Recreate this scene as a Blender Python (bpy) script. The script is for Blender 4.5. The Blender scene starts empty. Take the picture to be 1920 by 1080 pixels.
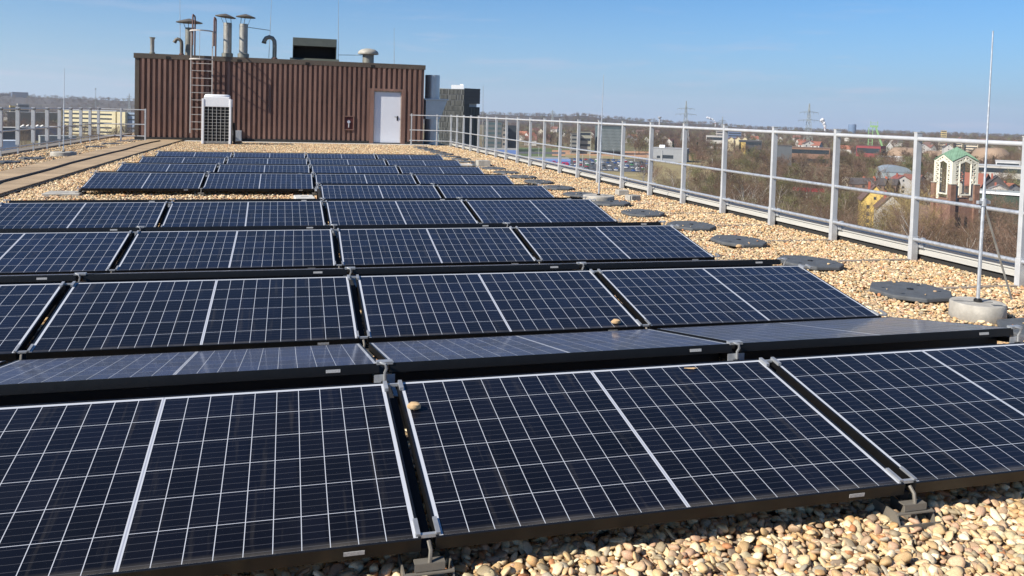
import bpy, bmesh, math, random
import numpy as np
from mathutils import Vector, Matrix, Euler
R = math.radians
rnd = random.Random(7)
S = bpy.context.scene
COL = S.collection

# ------------------------------------------------------------------ camera
CX, CH = -0.4196, 1.5532
YAW, PIT, ROL = 0.265305, 0.041559, 0.027821
FPX, PPY = 1544.8, 279.26
_cy, _sy, _cp, _sp, _cr, _sr = math.cos(YAW), math.sin(YAW), math.cos(PIT), math.sin(PIT), math.cos(ROL), math.sin(ROL)
FW = Vector((_sy*_cp, _cy*_cp, -_sp)); RT = Vector((_cy, -_sy, 0)); UPV = RT.cross(FW)
R2 = RT*_cr + UPV*_sr; U2 = UPV*_cr - RT*_sr
CP = Vector((CX, 0, CH))
cam = bpy.data.cameras.new('camera'); co = bpy.data.objects.new('camera', cam); COL.objects.link(co)
cam.sensor_width = 36; cam.lens = FPX/1920*36; cam.shift_y = -(540-PPY)/1920
cam.clip_start = .05; cam.clip_end = 30000
m = Matrix((R2, U2, -FW)).transposed().to_4x4(); m.translation = CP
co.matrix_world = m
S.camera = co
# ------------------------------------------------------------------ sky, sun, exposure
SUN_DIR = Vector((1.0, .30, -.76)).normalized()          # the way the light travels
elev = math.asin(-SUN_DIR.z); az = math.atan2(-SUN_DIR.x, -SUN_DIR.y)
w = bpy.data.worlds.new('World'); S.world = w; w.use_nodes = True
nt = w.node_tree; bg = nt.nodes['Background']
sky = nt.nodes.new('ShaderNodeTexSky'); sky.sky_type = 'NISHITA'; sky.sun_disc = False
sky.sun_elevation = elev; sky.sun_rotation = az % (2*math.pi)
sky.altitude = 100; sky.air_density = 1.0; sky.dust_density = .15; sky.ozone_density = 3.0
bg.inputs['Strength'].default_value = .054
tint = nt.nodes.new('ShaderNodeMix'); tint.data_type = 'RGBA'; tint.blend_type = 'MULTIPLY'; tint.inputs[0].default_value = 1
tint.inputs[7].default_value = (.46, .94, 1.36, 1)
nt.links.new(sky.outputs[0], tint.inputs[6])
def _wm(op, a, b_=None, clamp=False):
    nd = nt.nodes.new('ShaderNodeMath'); nd.operation = op; nd.use_clamp = clamp
    for i, v in enumerate((a, b_)):
        if v is None: continue
        if isinstance(v, (int, float)): nd.inputs[i].default_value = v
        else: nt.links.new(v, nd.inputs[i])
    return nd.outputs[0]
wtc = nt.nodes.new('ShaderNodeTexCoord'); wsx = nt.nodes.new('ShaderNodeSeparateXYZ'); nt.links.new(wtc.outputs['Generated'], wsx.inputs[0])
low = _wm('POWER', _wm('SUBTRACT', 1, _wm('DIVIDE', _wm('MAXIMUM', wsx.outputs[2], 0), .28), True), 2.3)      # pale blue air near the horizon
hcol = nt.nodes.new('ShaderNodeMix'); hcol.data_type = 'RGBA'; nt.links.new(_wm('MULTIPLY', _wm('ADD', wsx.outputs[0], 1), .5), hcol.inputs[0])
hcol.inputs[6].default_value = (6.6, 7.9, 9.6, 1); hcol.inputs[7].default_value = (4.0, 5.2, 7.9, 1)
hm = nt.nodes.new('ShaderNodeMix'); hm.data_type = 'RGBA'; nt.links.new(_wm('MULTIPLY', low, .9), hm.inputs[0])
nt.links.new(tint.outputs[2], hm.inputs[6]); nt.links.new(hcol.outputs[2], hm.inputs[7])
# thin flecks of cloud low over the horizon
cmap = nt.nodes.new('ShaderNodeMapping'); cmap.inputs['Scale'].default_value = (3, 3, 26); nt.links.new(wtc.outputs['Generated'], cmap.inputs[0])
cn = nt.nodes.new('ShaderNodeTexNoise'); cn.inputs['Scale'].default_value = 2.6; cn.inputs['Detail'].default_value = 6; cn.inputs['Roughness'].default_value = .6; nt.links.new(cmap.outputs[0], cn.inputs[0])
cf = _wm('MULTIPLY', _wm('MULTIPLY', _wm('SUBTRACT', cn.outputs[0], .55), 7, True), _wm('MULTIPLY', low, .5))
cm = nt.nodes.new('ShaderNodeMix'); cm.data_type = 'RGBA'; nt.links.new(cf, cm.inputs[0]); nt.links.new(hm.outputs[2], cm.inputs[6]); cm.inputs[7].default_value = (6.6, 6.9, 8.6, 1)
nt.links.new(cm.outputs[2], bg.inputs[0])
sd = bpy.data.lights.new('sun', 'SUN'); sd.energy = 4.8; sd.angle = R(.5); sd.color = (1, .93, .82)
so = bpy.data.objects.new('sun', sd); COL.objects.link(so)
so.rotation_euler = SUN_DIR.to_track_quat('-Z', 'Y').to_euler()
S.view_settings.view_transform = 'Standard'; S.view_settings.look = 'None'
S.view_settings.exposure = .75; S.view_settings.gamma = 1
S.render.engine = 'CYCLES'
S.cycles.use_denoising = True
S.cycles.max_bounces = 6; S.cycles.volume_bounces = 0; S.cycles.transparent_max_bounces = 6
S.cycles.volume_step_rate = 8

# pixel of the 1920 x 1080 photograph -> point in the world
def ray(x, y): return FW + R2*((x-960)/FPX) - U2*((y-PPY)/FPX)
def G(x, y, z=0.):
    d = ray(x, y); return CP + d*((z-CP.z)/d.z)
def AY(x, y, Y):
    d = ray(x, y); return CP + d*(Y/d.y)
def AD(x, y, D): return CP + ray(x, y)*D
ZG = -38.0
# ------------------------------------------------------------------ mesh helpers
ORG = {}
class MB:
    def __init__(s): s.v = []; s.f = []; s.sm = False
    def add(s, vs, fs):
        o = len(s.v); s.v += [tuple(v) for v in vs]; s.f += [tuple(i+o for i in f) for f in fs]; return s
    def box(s, x0, x1, y0, y1, z0, z1):
        return s.add([(x0,y0,z0),(x1,y0,z0),(x1,y1,z0),(x0,y1,z0),(x0,y0,z1),(x1,y0,z1),(x1,y1,z1),(x0,y1,z1)],
                     [(0,3,2,1),(4,5,6,7),(0,1,5,4),(1,2,6,5),(2,3,7,6),(3,0,4,7)])
    def bar(s, p, q, wd, h=None, up=(0,0,1)):
        p, q = Vector(p), Vector(q); h = wd if h is None else h
        d = (q-p).normalized(); u = Vector(up)
        if abs(d.dot(u)) > .98: u = Vector((0,1,0))
        a = d.cross(u).normalized()*wd/2; b = a.cross(d).normalized()*h/2
        vs = [p-a-b, p+a-b, p+a+b, p-a+b, q-a-b, q+a-b, q+a+b, q-a+b]
        return s.add(vs, [(0,1,2,3),(7,6,5,4),(0,4,5,1),(1,5,6,2),(2,6,7,3),(3,7,4,0)])
    def tube(s, pts, r, n=8, cap=True):
        pts = [Vector(p) for p in pts]; k = len(pts)
        rs = r if isinstance(r, (list, tuple)) else [r]*k
        vs = []; u0 = None
        for i in range(k):
            d = (pts[min(i+1,k-1)] - pts[max(i-1,0)]).normalized()
            if u0 is None:
                u0 = d.orthogonal().normalized()
            a = (u0 - d*u0.dot(d)).normalized(); u0 = a; b = d.cross(a)
            for j in range(n):
                t = 2*math.pi*j/n; vs.append(pts[i] + (a*math.cos(t)+b*math.sin(t))*rs[i])
        fs = [(i*n+j, i*n+(j+1)%n, (i+1)*n+(j+1)%n, (i+1)*n+j) for i in range(k-1) for j in range(n)]
        if cap: fs += [tuple(range(n))[::-1], tuple((k-1)*n+j for j in range(n))]
        s.sm = True
        return s.add(vs, fs)
    def lathe(s, cx, cy, prof, n=24, cap=True):
        vs = [(cx+r*math.cos(2*math.pi*j/n), cy+r*math.sin(2*math.pi*j/n), z) for r, z in prof for j in range(n)]
        k = len(prof)
        fs = [(i*n+j, i*n+(j+1)%n, (i+1)*n+(j+1)%n, (i+1)*n+j) for i in range(k-1) for j in range(n)]
        if cap: fs += [tuple(range(n))[::-1], tuple((k-1)*n+j for j in range(n))]
        s.sm = True
        return s.add(vs, fs)
    def prism(s, poly, z0, z1):
        n = len(poly)
        vs = [(x,y,z0) for x,y in poly] + [(x,y,z1) for x,y in poly]
        return s.add(vs, [tuple(range(n))[::-1], tuple(range(n,2*n))] + [(i,(i+1)%n,n+(i+1)%n,n+i) for i in range(n)])
    def extr(s, poly, vec):
        n = len(poly); vec = Vector(vec)
        vs = [Vector(p) for p in poly] + [Vector(p)+vec for p in poly]
        return s.add(vs, [tuple(range(n)), tuple(range(n,2*n))[::-1]] + [(i,n+i,n+(i+1)%n,(i+1)%n) for i in range(n)])
    def build(s, name, mat, parent=None, org=None, bevel=0, smooth=None):
        if org is None: org = ORG.get(parent.name, (0,0,0)) if parent else (0,0,0)
        me = bpy.data.meshes.new(name)
        me.from_pydata([(v[0]-org[0], v[1]-org[1], v[2]-org[2]) for v in s.v], [], s.f)
        bm = bmesh.new(); bm.from_mesh(me); bmesh.ops.recalc_face_normals(bm, faces=bm.faces); bm.to_mesh(me); bm.free()
        if smooth if smooth is not None else s.sm:
            me.polygons.foreach_set('use_smooth', [True]*len(me.polygons))
            me.set_sharp_from_angle(angle=R(40))
        me.materials.append(mat)
        o = bpy.data.objects.new(name, me); COL.objects.link(o)
        if parent: o.parent = parent; ORG[o.name] = org
        if bevel:
            b = o.modifiers.new('bevel', 'BEVEL'); b.width = bevel; b.segments = 2; b.limit_method = 'ANGLE'
        return o
def tag(o, label=None, cat=None, group=None, kind=None):
    if label: o['label'] = label
    if cat: o['category'] = cat
    if group: o['group'] = group
    if kind: o['kind'] = kind
    return o
def thing(name, label, cat, loc=(0,0,0), group=None, rot=None):
    o = bpy.data.objects.new(name, None); COL.objects.link(o); o.location = loc
    o.empty_display_size = .2
    if rot is not None: o.rotation_euler = rot; ORG[o.name] = (0,0,0)
    else: ORG[o.name] = tuple(loc)
    return tag(o, label, cat, group)
def dup(o, parent=None):
    c = o.copy(); COL.objects.link(c)
    if parent: c.parent = parent
    for ch in o.children: dup(ch, c)
    return c
# ------------------------------------------------------------------ material helpers
def newmat(name):
    mt = bpy.data.materials.new(name); mt.use_nodes = True
    return mt, mt.node_tree, mt.node_tree.nodes['Principled BSDF']
class NT:
    def __init__(s, nt): s.nt = nt
    def n(s, t, **kw):
        nd = s.nt.nodes.new(t)
        for k, v in kw.items(): setattr(nd, k, v)
        return nd
    def math(s, op, a, b=None, c=None, clamp=False):
        nd = s.nt.nodes.new('ShaderNodeMath'); nd.operation = op; nd.use_clamp = clamp
        for i, x in enumerate((a, b, c)):
            if x is None: continue
            if isinstance(x, (int, float)): nd.inputs[i].default_value = x
            else: s.nt.links.new(x, nd.inputs[i])
        return nd.outputs[0]
    def mix(s, f, a, b, mode='MIX'):
        nd = s.nt.nodes.new('ShaderNodeMix'); nd.data_type = 'RGBA'; nd.blend_type = mode
        for i, x in ((0, f), (6, a), (7, b)):
            if isinstance(x, (int, float)): nd.inputs[i].default_value = x
            elif isinstance(x, tuple): nd.inputs[i].default_value = x if len(x) == 4 else (*x, 1)
            else: s.nt.links.new(x, nd.inputs[i])
        return nd.outputs[2]
    def link(s, a, b): s.nt.links.new(a, b)
    def noise(s, scale, detail=4, rough=.55, vec=None, w4=None):
        nd = s.nt.nodes.new('ShaderNodeTexNoise'); nd.inputs['Scale'].default_value = scale
        nd.inputs['Detail'].default_value = detail; nd.inputs['Roughness'].default_value = rough
        if vec is not None: s.nt.links.new(vec, nd.inputs['Vector'])
        return nd.outputs[0]
    def ramp(s, f, stops, const=False):
        nd = s.nt.nodes.new('ShaderNodeValToRGB'); cr = nd.color_ramp
        if const: cr.interpolation = 'CONSTANT'
        while len(cr.elements) < len(stops): cr.elements.new(.5)
        for e, (p, c) in zip(cr.elements, stops): e.position = p; e.color = c if len(c) == 4 else (*c, 1)
        s.nt.links.new(f, nd.inputs[0]); return nd.outputs[0]
def dark(c, k): return tuple(min(1, x*k) for x in c)
def mat(name, col, rough=.6, metal=0., var=.18, scale=3., bump=0., bscale=40., rand=0., spec=None, stretch=None):
    mt, nt_, b = newmat(name); q = NT(nt_)
    tc = q.n('ShaderNodeTexCoord'); vec = tc.outputs['Object']
    if stretch:
        mp = q.n('ShaderNodeMapping'); mp.inputs['Scale'].default_value = stretch; q.link(vec, mp.inputs[0]); vec = mp.outputs[0]
    f = q.noise(scale, 5, .6, vec)
    c = q.ramp(f, [(.25, dark(col, 1-var)), (.75, dark(col, 1+var))])
    if rand:
        oi = q.n('ShaderNodeObjectInfo'); hs = q.n('ShaderNodeHueSaturation')
        q.link(q.math('MULTIPLY_ADD', oi.outputs['Random'], rand, 1-rand/2), hs.inputs['Value']); q.link(c, hs.inputs['Color']); c = hs.outputs[0]
    q.link(c, b.inputs['Base Color'])
    b.inputs['Metallic'].default_value = metal
    r = q.math('MULTIPLY_ADD', q.noise(scale*2.7, 3, .6, vec), .25, rough-.12, clamp=True); q.link(r, b.inputs['Roughness'])
    if spec is not None: b.inputs['Specular IOR Level'].default_value = spec
    if bump:
        bp = q.n('ShaderNodeBump'); bp.inputs['Strength'].default_value = .6; bp.inputs['Distance'].default_value = bump
        q.link(q.noise(bscale, 4, .6, vec), bp.inputs['Height']); q.link(bp.outputs[0], b.inputs['Normal'])
    return mt
M = {}
M['galv'] = mat('galvanised', (.52,.54,.56), .45, .6, .28, 22)
M['alu'] = mat('aluminium', (.47,.48,.49), .45, .2, .16, 5)
M['alu_dull'] = mat('aluminium_coping', (.48,.475,.445), .5, .15, .12, 3, stretch=(6,.4,6))
M['black'] = mat('black_frame', (.006,.006,.0065), .38, 0, .2, 20, spec=.35)
M['rubber'] = mat('black_rubber', (.075,.082,.09), .75, 0, .25, 14, bump=.003, bscale=120)
M['membrane'] = mat('bitumen_membrane', (.02,.02,.02), .8)
M['grey_top'] = mat('grey_membrane', (.20,.18,.16), .95, 0, .2, 4, bump=.002, bscale=90, spec=.1)
M['conc'] = mat('concrete', (.36,.34,.30), .85, 0, .34, 7, bump=.004, bscale=60)
M['conc_l'] = mat('pale_concrete', (.50,.48,.44), .85, 0, .2, 6, bump=.003, bscale=70)
M['white'] = mat('white_paint', (.78,.79,.80), .45, 0, .05, 3)
M['door'] = mat('door_paint', (.66,.68,.73), .4, 0, .04, 1.2)
M['clad'] = mat('brown_cladding', (.195,.115,.09), .6, 0, .34, 1.3, stretch=(3,3,.5), spec=.3)
M['trim'] = mat('dark_brown_trim', (.085,.066,.05), .6, 0, .2, 2)
M['rust'] = mat('rusty_steel', (.11,.055,.045), .7, .1, .3, 8)
M['oldwhite'] = mat('weathered_white_steel', (.45,.42,.39), .6, 0, .2, 6)
M['stack'] = mat('weathered_galvanised', (.34,.33,.30), .5, .6, .3, 5, stretch=(3,3,1))
M['stack_dk'] = mat('sooty_galvanised', (.20,.20,.175), .55, .4, .3, 4)
M['cap'] = mat('dark_cap', (.12,.105,.085), .6, .3, .3, 4)
M['dgreen'] = mat('dark_green_metal', (.075,.085,.072), .5, .1, .15, 3)
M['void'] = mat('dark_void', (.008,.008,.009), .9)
M['dome'] = mat('fan_dome', (.33,.315,.27), .6, 0, .3, 4)
M['duct'] = mat('sheet_metal', (.52,.55,.58), .38, .6, .1, 2)
M['pebble1'] = mat('tan_stone', (.50,.34,.18), .7, 0, .3, 30)
M['plastic'] = mat('black_plastic', (.012,.012,.012), .5)
M['arm'] = mat('stained_steel_arm', (.26,.215,.17), .8, 0, .3, 6)
M['sticker'] = mat('sticker', (.36,.36,.36), .5, 0, .3, 160)
M['clamp'] = mat('clamp_steel', (.40,.41,.42), .5, .6, .2, 20)
# ---- solar glass: 2 x 10 x 6 half cells, white gaps, fine busbars
PW, PD, LIP = 1.655, .9426, .009
def solar_mat():
    mt, nt_, b = newmat('solar_glass'); q = NT(nt_)
    tc = q.n('ShaderNodeTexCoord'); sp = q.n('ShaderNodeSeparateXYZ'); q.link(tc.outputs['Object'], sp.inputs[0])
    x, y = sp.outputs[0], sp.outputs[1]
    mid, mx = .0115, .021
    px = (PW/2 - mid/2 - mx)/10; my = .0095; py = (PD-my-.021)/6; gx, gy = .0012, .0011
    ax = q.math('SUBTRACT', q.math('ABSOLUTE', q.math('SUBTRACT', x, PW/2)), mid/2)
    in_mid = q.math('LESS_THAN', ax, 0)
    out_x = q.math('GREATER_THAN', ax, 10*px)
    fx = q.math('PINGPONG', ax, px/2)                 # distance to the nearest column line
    lx = q.math('LESS_THAN', fx, gx)
    yy = q.math('SUBTRACT', y, my)
    fy = q.math('PINGPONG', yy, py/2); ly = q.math('LESS_THAN', fy, gy)
    out_y = q.math('MAXIMUM', q.math('LESS_THAN', yy, 0), q.math('GREATER_THAN', yy, 6*py))
    midline = q.math('LESS_THAN', q.math('ABSOLUTE', q.math('SUBTRACT', x, PW/2)), .0022)
    white = q.math('MAXIMUM', q.math('MAXIMUM', in_mid, out_x), q.math('MAXIMUM', q.math('MAXIMUM', lx, ly), out_y))
    # busbars
    fb = q.math('PINGPONG', q.math('ADD', yy, py/10), py/10); lb = q.math('LESS_THAN', fb, .0009)
    # cell tone: a little different for each cell and module
    cx_ = q.math('FLOOR', q.math('DIVIDE', q.math('SUBTRACT', x, mx), px)); cy_ = q.math('FLOOR', q.math('DIVIDE', yy, py))
    cv = q.n('ShaderNodeCombineXYZ'); q.link(cx_, cv.inputs[0]); q.link(cy_, cv.inputs[1])
    oi = q.n('ShaderNodeObjectInfo'); q.link(q.math('MULTIPLY', oi.outputs['Random'], 50), cv.inputs[2])
    wn = q.n('ShaderNodeTexWhiteNoise'); q.link(cv.outputs[0], wn.inputs[0])
    tone = q.math('MULTIPLY_ADD', wn.outputs[0], .8, q.math('MULTIPLY_ADD', oi.outputs['Random'], .5, .4))
    lw = q.n('ShaderNodeLayerWeight'); lw.inputs[0].default_value = .5      # blue sheen of the anti-reflection film at a flat angle, painted into the colour
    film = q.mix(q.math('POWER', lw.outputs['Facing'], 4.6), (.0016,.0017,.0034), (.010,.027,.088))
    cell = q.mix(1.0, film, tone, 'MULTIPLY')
    cell = q.mix(q.math('MULTIPLY', lb, .09), cell, (.5,.5,.55))
    c = q.mix(white, cell, (.45,.47,.51))
    c = q.mix(q.math('MULTIPLY', midline, .6), c, (.18,.19,.25))
    # dust: along the low edge and in drying marks
    ns = q.noise(4, 4, .6, tc.outputs['Object'])
    low = q.math('MULTIPLY', q.math('SUBTRACT', 1, q.math('DIVIDE', y, .04), clamp=True), q.math('MULTIPLY_ADD', ns, 1.6, -.35, clamp=True), clamp=True)
    dust = q.math('ADD', q.math('MULTIPLY', low, .4), q.math('MULTIPLY', q.math('POWER', ns, 3), .025), clamp=True)
    mp = q.n('ShaderNodeMapping'); mp.inputs['Scale'].default_value = (26, 1.6, 1); q.link(tc.outputs['Object'], mp.inputs[0])
    mo = q.n('ShaderNodeVectorMath'); mo.operation = 'ADD'; cvo = q.n('ShaderNodeCombineXYZ'); q.link(q.math('MULTIPLY', oi.outputs['Random'], 90), cvo.inputs[0]); q.link(mp.outputs[0], mo.inputs[0]); q.link(cvo.outputs[0], mo.inputs[1])
    run = q.math('MULTIPLY', q.math('SUBTRACT', q.noise(1.0, 3, .6, mo.outputs[0]), .58, clamp=True), .30)      # rain runs
    sh = q.n('ShaderNodeVectorMath'); sh.operation = 'ADD'; q.link(tc.outputs['Object'], sh.inputs[0]); q.link(cvo.outputs[0], sh.inputs[1])
    vo = q.n('ShaderNodeTexVoronoi'); vo.inputs['Scale'].default_value = 3.2; q.link(sh.outputs[0], vo.inputs['Vector'])
    vs_ = q.n('ShaderNodeSeparateXYZ'); q.link(vo.outputs['Color'], vs_.inputs[0])
    spot = q.math('MULTIPLY', q.math('LESS_THAN', q.math('ADD', vo.outputs['Distance'], q.math('MULTIPLY', q.math('SUBTRACT', q.noise(40, 2, .5, sh.outputs[0]), .5), .05)), .030), q.math('GREATER_THAN', vs_.outputs[0], .93))   # bird droppings
    dust = q.math('ADD', q.math('ADD', dust, run), q.math('MULTIPLY', q.math('POWER', lw.outputs['Facing'], 14.0), .45), clamp=True)   # plus a dusty sheen painted in at flat view angles
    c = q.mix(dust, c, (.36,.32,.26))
    c = q.mix(q.math('MULTIPLY', spot, .7), c, (.5,.5,.48))
    q.link(c, b.inputs['Base Color'])
    b.inputs['Roughness'].default_value = .5; b.inputs['Specular IOR Level'].default_value = .08
    b.inputs['Coat Weight'].default_value = .55; b.inputs['Coat IOR'].default_value = 1.27; b.inputs['Sheen Weight'].default_value = .06; b.inputs['Sheen Roughness'].default_value = .35; b.inputs['Sheen Tint'].default_value = (.8,.82,.86,1)
    q.link(q.math('MULTIPLY_ADD', ns, .08, .07), b.inputs['Coat Roughness'])
    return mt
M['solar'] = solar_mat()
# ---- pebbles
PEB = [(0,(0.572,0.410,0.219)), (.11,(0.657,0.495,0.286)), (.22,(0.488,0.336,0.173)), (.32,(0.747,0.603,0.388)), (.42,(0.561,0.350,0.164)), (.49,(0.415,0.294,0.187)), (.57,(0.573,0.394,0.245)),
       (.64,(0.316,0.259,0.170)), (.70,(0.802,0.679,0.467)), (.77,(0.491,0.321,0.214)), (.83,(0.440,0.205,0.095)), (.865,(0.492,0.417,0.257)), (.92,(0.256,0.197,0.140)), (.96,(0.405,0.357,0.267))]
def pebble_mat():
    mt, nt_, b = newmat('pebble'); q = NT(nt_)
    oi = q.n('ShaderNodeObjectInfo'); tc = q.n('ShaderNodeTexCoord')
    c = q.ramp(oi.outputs['Random'], PEB, True)
    ns = q.noise(14, 4, .6, tc.outputs['Object'])
    c = q.mix(1.0, c, q.ramp(ns, [(.3,(.72,.70,.68)), (.7,(1.12,1.1,1.08))]), 'MULTIPLY')
    q.link(c, b.inputs['Base Color']); b.inputs['Roughness'].default_value = .62; b.inputs['Specular IOR Level'].default_value = .3
    return mt
M['pebble'] = pebble_mat()
def gravel_base():
    mt, nt_, b = newmat('gravel_bed'); q = NT(nt_)
    tc = q.n('ShaderNodeTexCoord'); v = q.n('ShaderNodeTexVoronoi'); v.inputs['Scale'].default_value = 24
    q.link(tc.outputs['Object'], v.inputs['Vector'])
    s3 = q.n('ShaderNodeSeparateXYZ'); q.link(v.outputs['Color'], s3.inputs[0])
    c = q.ramp(s3.outputs[0], PEB, True)
    c = q.mix(q.math('GREATER_THAN', v.outputs['Distance'], .55), c, (.10,.07,.05))
    q.link(c, b.inputs['Base Color']); b.inputs['Roughness'].default_value = .8
    bp = q.n('ShaderNodeBump'); bp.inputs['Distance'].default_value = .02; bp.inputs['Strength'].default_value = 1
    q.link(q.math('SUBTRACT', 1, v.outputs['Distance']), bp.inputs['Height']); q.link(bp.outputs[0], b.inputs['Normal'])
    return mt
M['gravel'] = gravel_base()
def walk_mat():
    mt, nt_, b = newmat('walkway_boards'); q = NT(nt_)
    tc = q.n('ShaderNodeTexCoord'); sp = q.n('ShaderNodeSeparateXYZ'); q.link(tc.outputs['Object'], sp.inputs[0])
    fy = q.math('PINGPONG', sp.outputs[1], .25); gap = q.math('LESS_THAN', fy, .014)
    wn = q.n('ShaderNodeTexWhiteNoise', noise_dimensions='1D'); q.link(q.math('FLOOR', q.math('DIVIDE', q.math('ADD', sp.outputs[1], .25), .5)), wn.inputs['W'])
    ns = q.noise(2.5, 6, .65, tc.outputs['Object'])
    c = q.ramp(ns, [(.3,(.31,.22,.13)), (.7,(.43,.315,.19))])
    hs = q.n('ShaderNodeHueSaturation'); q.link(c, hs.inputs['Color']); q.link(q.math('MULTIPLY_ADD', wn.outputs[0], .3, .85), hs.inputs['Value'])
    c = q.mix(q.math('MULTIPLY', gap, .75), hs.outputs[0], (.08,.055,.035))
    q.link(c, b.inputs['Base Color']); b.inputs['Roughness'].default_value = .8
    bp = q.n('ShaderNodeBump'); bp.inputs['Distance'].default_value = .004; q.link(q.noise(60, 3, .6, tc.outputs['Object']), bp.inputs['Height']); q.link(bp.outputs[0], b.inputs['Normal'])
    return mt
M['walk'] = walk_mat()
# ================================================================== the roof
RX0, RX1, RY0, RY1 = -8.6, 7.0, -6.0, 52.0
b = MB().box(RX0, RX1, RY0, RY1, -38.2, -.004); b.build('apartment_block', M['conc'])
tag(bpy.data.objects['apartment_block'], 'tall block below carrying the gravel flat roof', 'building')
def sm(a, b_, x):
    t = min(1, max(0, (x-a)/(b_-a))); return t*t*(3-2*t)
def gravel_h(x, y):           # the gravel lies deeper under the array
    return .155*sm(4.65, 3.5, x)*sm(-4.75, -3.7, x)*sm(23.2, 21.5, y)
b = MB(); gx_ = [RX0+.01+(RX1-RX0-.02)*i/60 for i in range(61)]; gy_ = [RY0+.01+(RY1-RY0-.02)*i/110 for i in range(111)]
b.add([(x,y,gravel_h(x,y)) for y in gy_ for x in gx_], [(j*61+i, j*61+i+1, (j+1)*61+i+1, (j+1)*61+i) for j in range(110) for i in range(60)])
tag(b.build('roof_surface', M['gravel']), kind='structure')
# walkway of tan boards along the left
WX0, WX1 = -6.22, -4.84
b = MB().box(WX0, WX1, -2, 38.1, .004, .075); tag(b.build('walkway', M['walk'], bevel=.006), kind='structure')
b = MB().box(WX1+.003, WX1+.06, -2, 38.1, .002, .05); tag(b.build('walkway_edging', M['membrane']), kind='structure')
# paving strip in front of the roof house
b = MB().box(-4.7, 5.9, 37.45, 38.12, .004, .05); tag(b.build('paving_strip', M['conc_l']), kind='structure')
# cable on the walkway
pts = []
for px, py in [(-60,372),(0,341),(40,331),(90,318),(130,306),(170,296),(205,287),(232,281),(262,272),(285,266.5),(300,264)]:
    p = G(px, py, .09); pts.append((p.x, p.y, .092))
tag(MB().tube(pts, .022, 6).build('cable', M['plastic']), 'thick black cable snaking along the tan board walkway', 'cable')

# ================================================================== solar modules
W_, P_, Y0_, TILT, RIDGE, ZL = 1.70, 2.20998, 2.35926, .179513, .24982, .29366
ROWADJ = [(-.0003,-.0049,.0019,.0022,.0037),(.0005,.007,-.0061,-.0054,.0009),(-.0059,.0078,-.0079,-.0104,.0037),(.006,.0692,.0054,.013,.0043),
 (.0157,.022,.0024,.0035,.0008),(-.0016,-.0013,-.0065,-.0007,.0009),(-.0001,.0076,-.0088,-.0014,-.0003),(.0031,-.0159,-.0112,-.0007,.0001),(.0004,-.0124,-.0101,.001,.0007)]
ORD = ['front','second','third','fourth','fifth','sixth','seventh','eighth','ninth']
CT, ST = math.cos(TILT), math.sin(TILT)
def make_panel(name, stick_high):
    t = thing(name, 'x', 'solar panel', rot=(0,0,0), group='black framed solar panels on the gravel roof')
    g = MB(); g.add([(LIP-.001,LIP-.001,0),(PW-LIP+.001,LIP-.001,0),(PW-LIP+.001,PD-LIP+.001,0),(LIP-.001,PD-LIP+.001,0)], [(0,1,2,3)])
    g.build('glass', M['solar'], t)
    f = MB(); h = .040; z1 = .0018; a = LIP
    # closed rim: outer wall, top lip, inner wall
    def rim(x0,x1,y0,y1,z): return [(x0,y0,z),(x1,y0,z),(x1,y1,z),(x0,y1,z)]
    vs = rim(0,PW,0,PD,-h)+rim(0,PW,0,PD,z1)+rim(a,PW-a,a,PD-a,z1)+rim(a,PW-a,a,PD-a,-.004)+rim(.03,PW-.03,.03,PD-.03,-.006)+rim(.03,PW-.03,.03,PD-.03,-h)
    fs = []
    for k in range(5):
        for i in range(4): fs.append((k*4+i, k*4+(i+1)%4, (k+1)*4+(i+1)%4, (k+1)*4+i))
    for i in range(4): fs.append((20+i, 20+(i+1)%4, (i+1)%4, i))
    f.add(vs, fs); f.build('frame', M['black'], t, bevel=.0012)
    bk = MB(); bk.add([(a,a,-.0045),(PW-a,a,-.0045),(PW-a,PD-a,-.0045),(a,PD-a,-.0045)], [(3,2,1,0)]); bk.build('backsheet', M['white'], t)
    if stick_high: MB().box(.02,PW-.02,PD-.10,PD-.095,-.30,-.041).build('ridge_shade_plate', M['black'], t)  # black plate added below the ridge to keep the gap dark
    s = MB()
    if stick_high: s.box(PW-1.49, PW-1.43, PD, PD+.0015, -.026, -.013)
    else: s.box(1.43, 1.49, -.0015, 0, -.026, -.013)
    s.build('barcode_sticker', M['sticker'], t)
    return t
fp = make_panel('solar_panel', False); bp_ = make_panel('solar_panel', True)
PANEL0 = {'f': fp, 'b': bp_}; used = {'f': 0, 'b': 0}
def place(kind):
    o = PANEL0[kind] if not used[kind] else dup(PANEL0[kind]); used[kind] = 1; return o
def rowpt(row, lx, ly, lz):
    dx, dy, dz, rz, sl = ROWADJ[row]; c, s = math.cos(rz), math.sin(rz)
    return Vector((dx + c*lx - s*ly, Y0_ + row*P_ + dy + s*lx + c*ly, lz + dz + sl*lx))
COLN = ['rightmost', 'second from the right', 'third from the right', 'fourth from the right']
for row in range(9):
    cols = range(0, 2) if row == 4 else range(-2, 2)
    rz = ROWADJ[row][3]; sl = ROWADJ[row][4]
    for c in cols:
        cn = COLN[1-c]
        if row == 4: cn = ['right panel', 'left panel'][1-c]
        o = place('f'); o.location = rowpt(row, c*W_+.0225, 0, ZL); o.rotation_euler = (TILT, -sl, rz)
        if row == 4: o['label'] = f'{cn} of the short two-panel row, tilted toward the camera'
        else: o['label'] = f'solar panel tilted toward the camera, {cn} in the {ORD[row]} row'
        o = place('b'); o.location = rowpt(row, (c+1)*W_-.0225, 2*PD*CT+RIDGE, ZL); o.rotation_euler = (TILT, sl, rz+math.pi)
        if row == 4: o['label'] = f'solar panel sloping away behind the {cn} of the short two-panel row'
        else: o['label'] = f'solar panel sloping away behind the {ORD[row]} row, {cn}'
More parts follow.
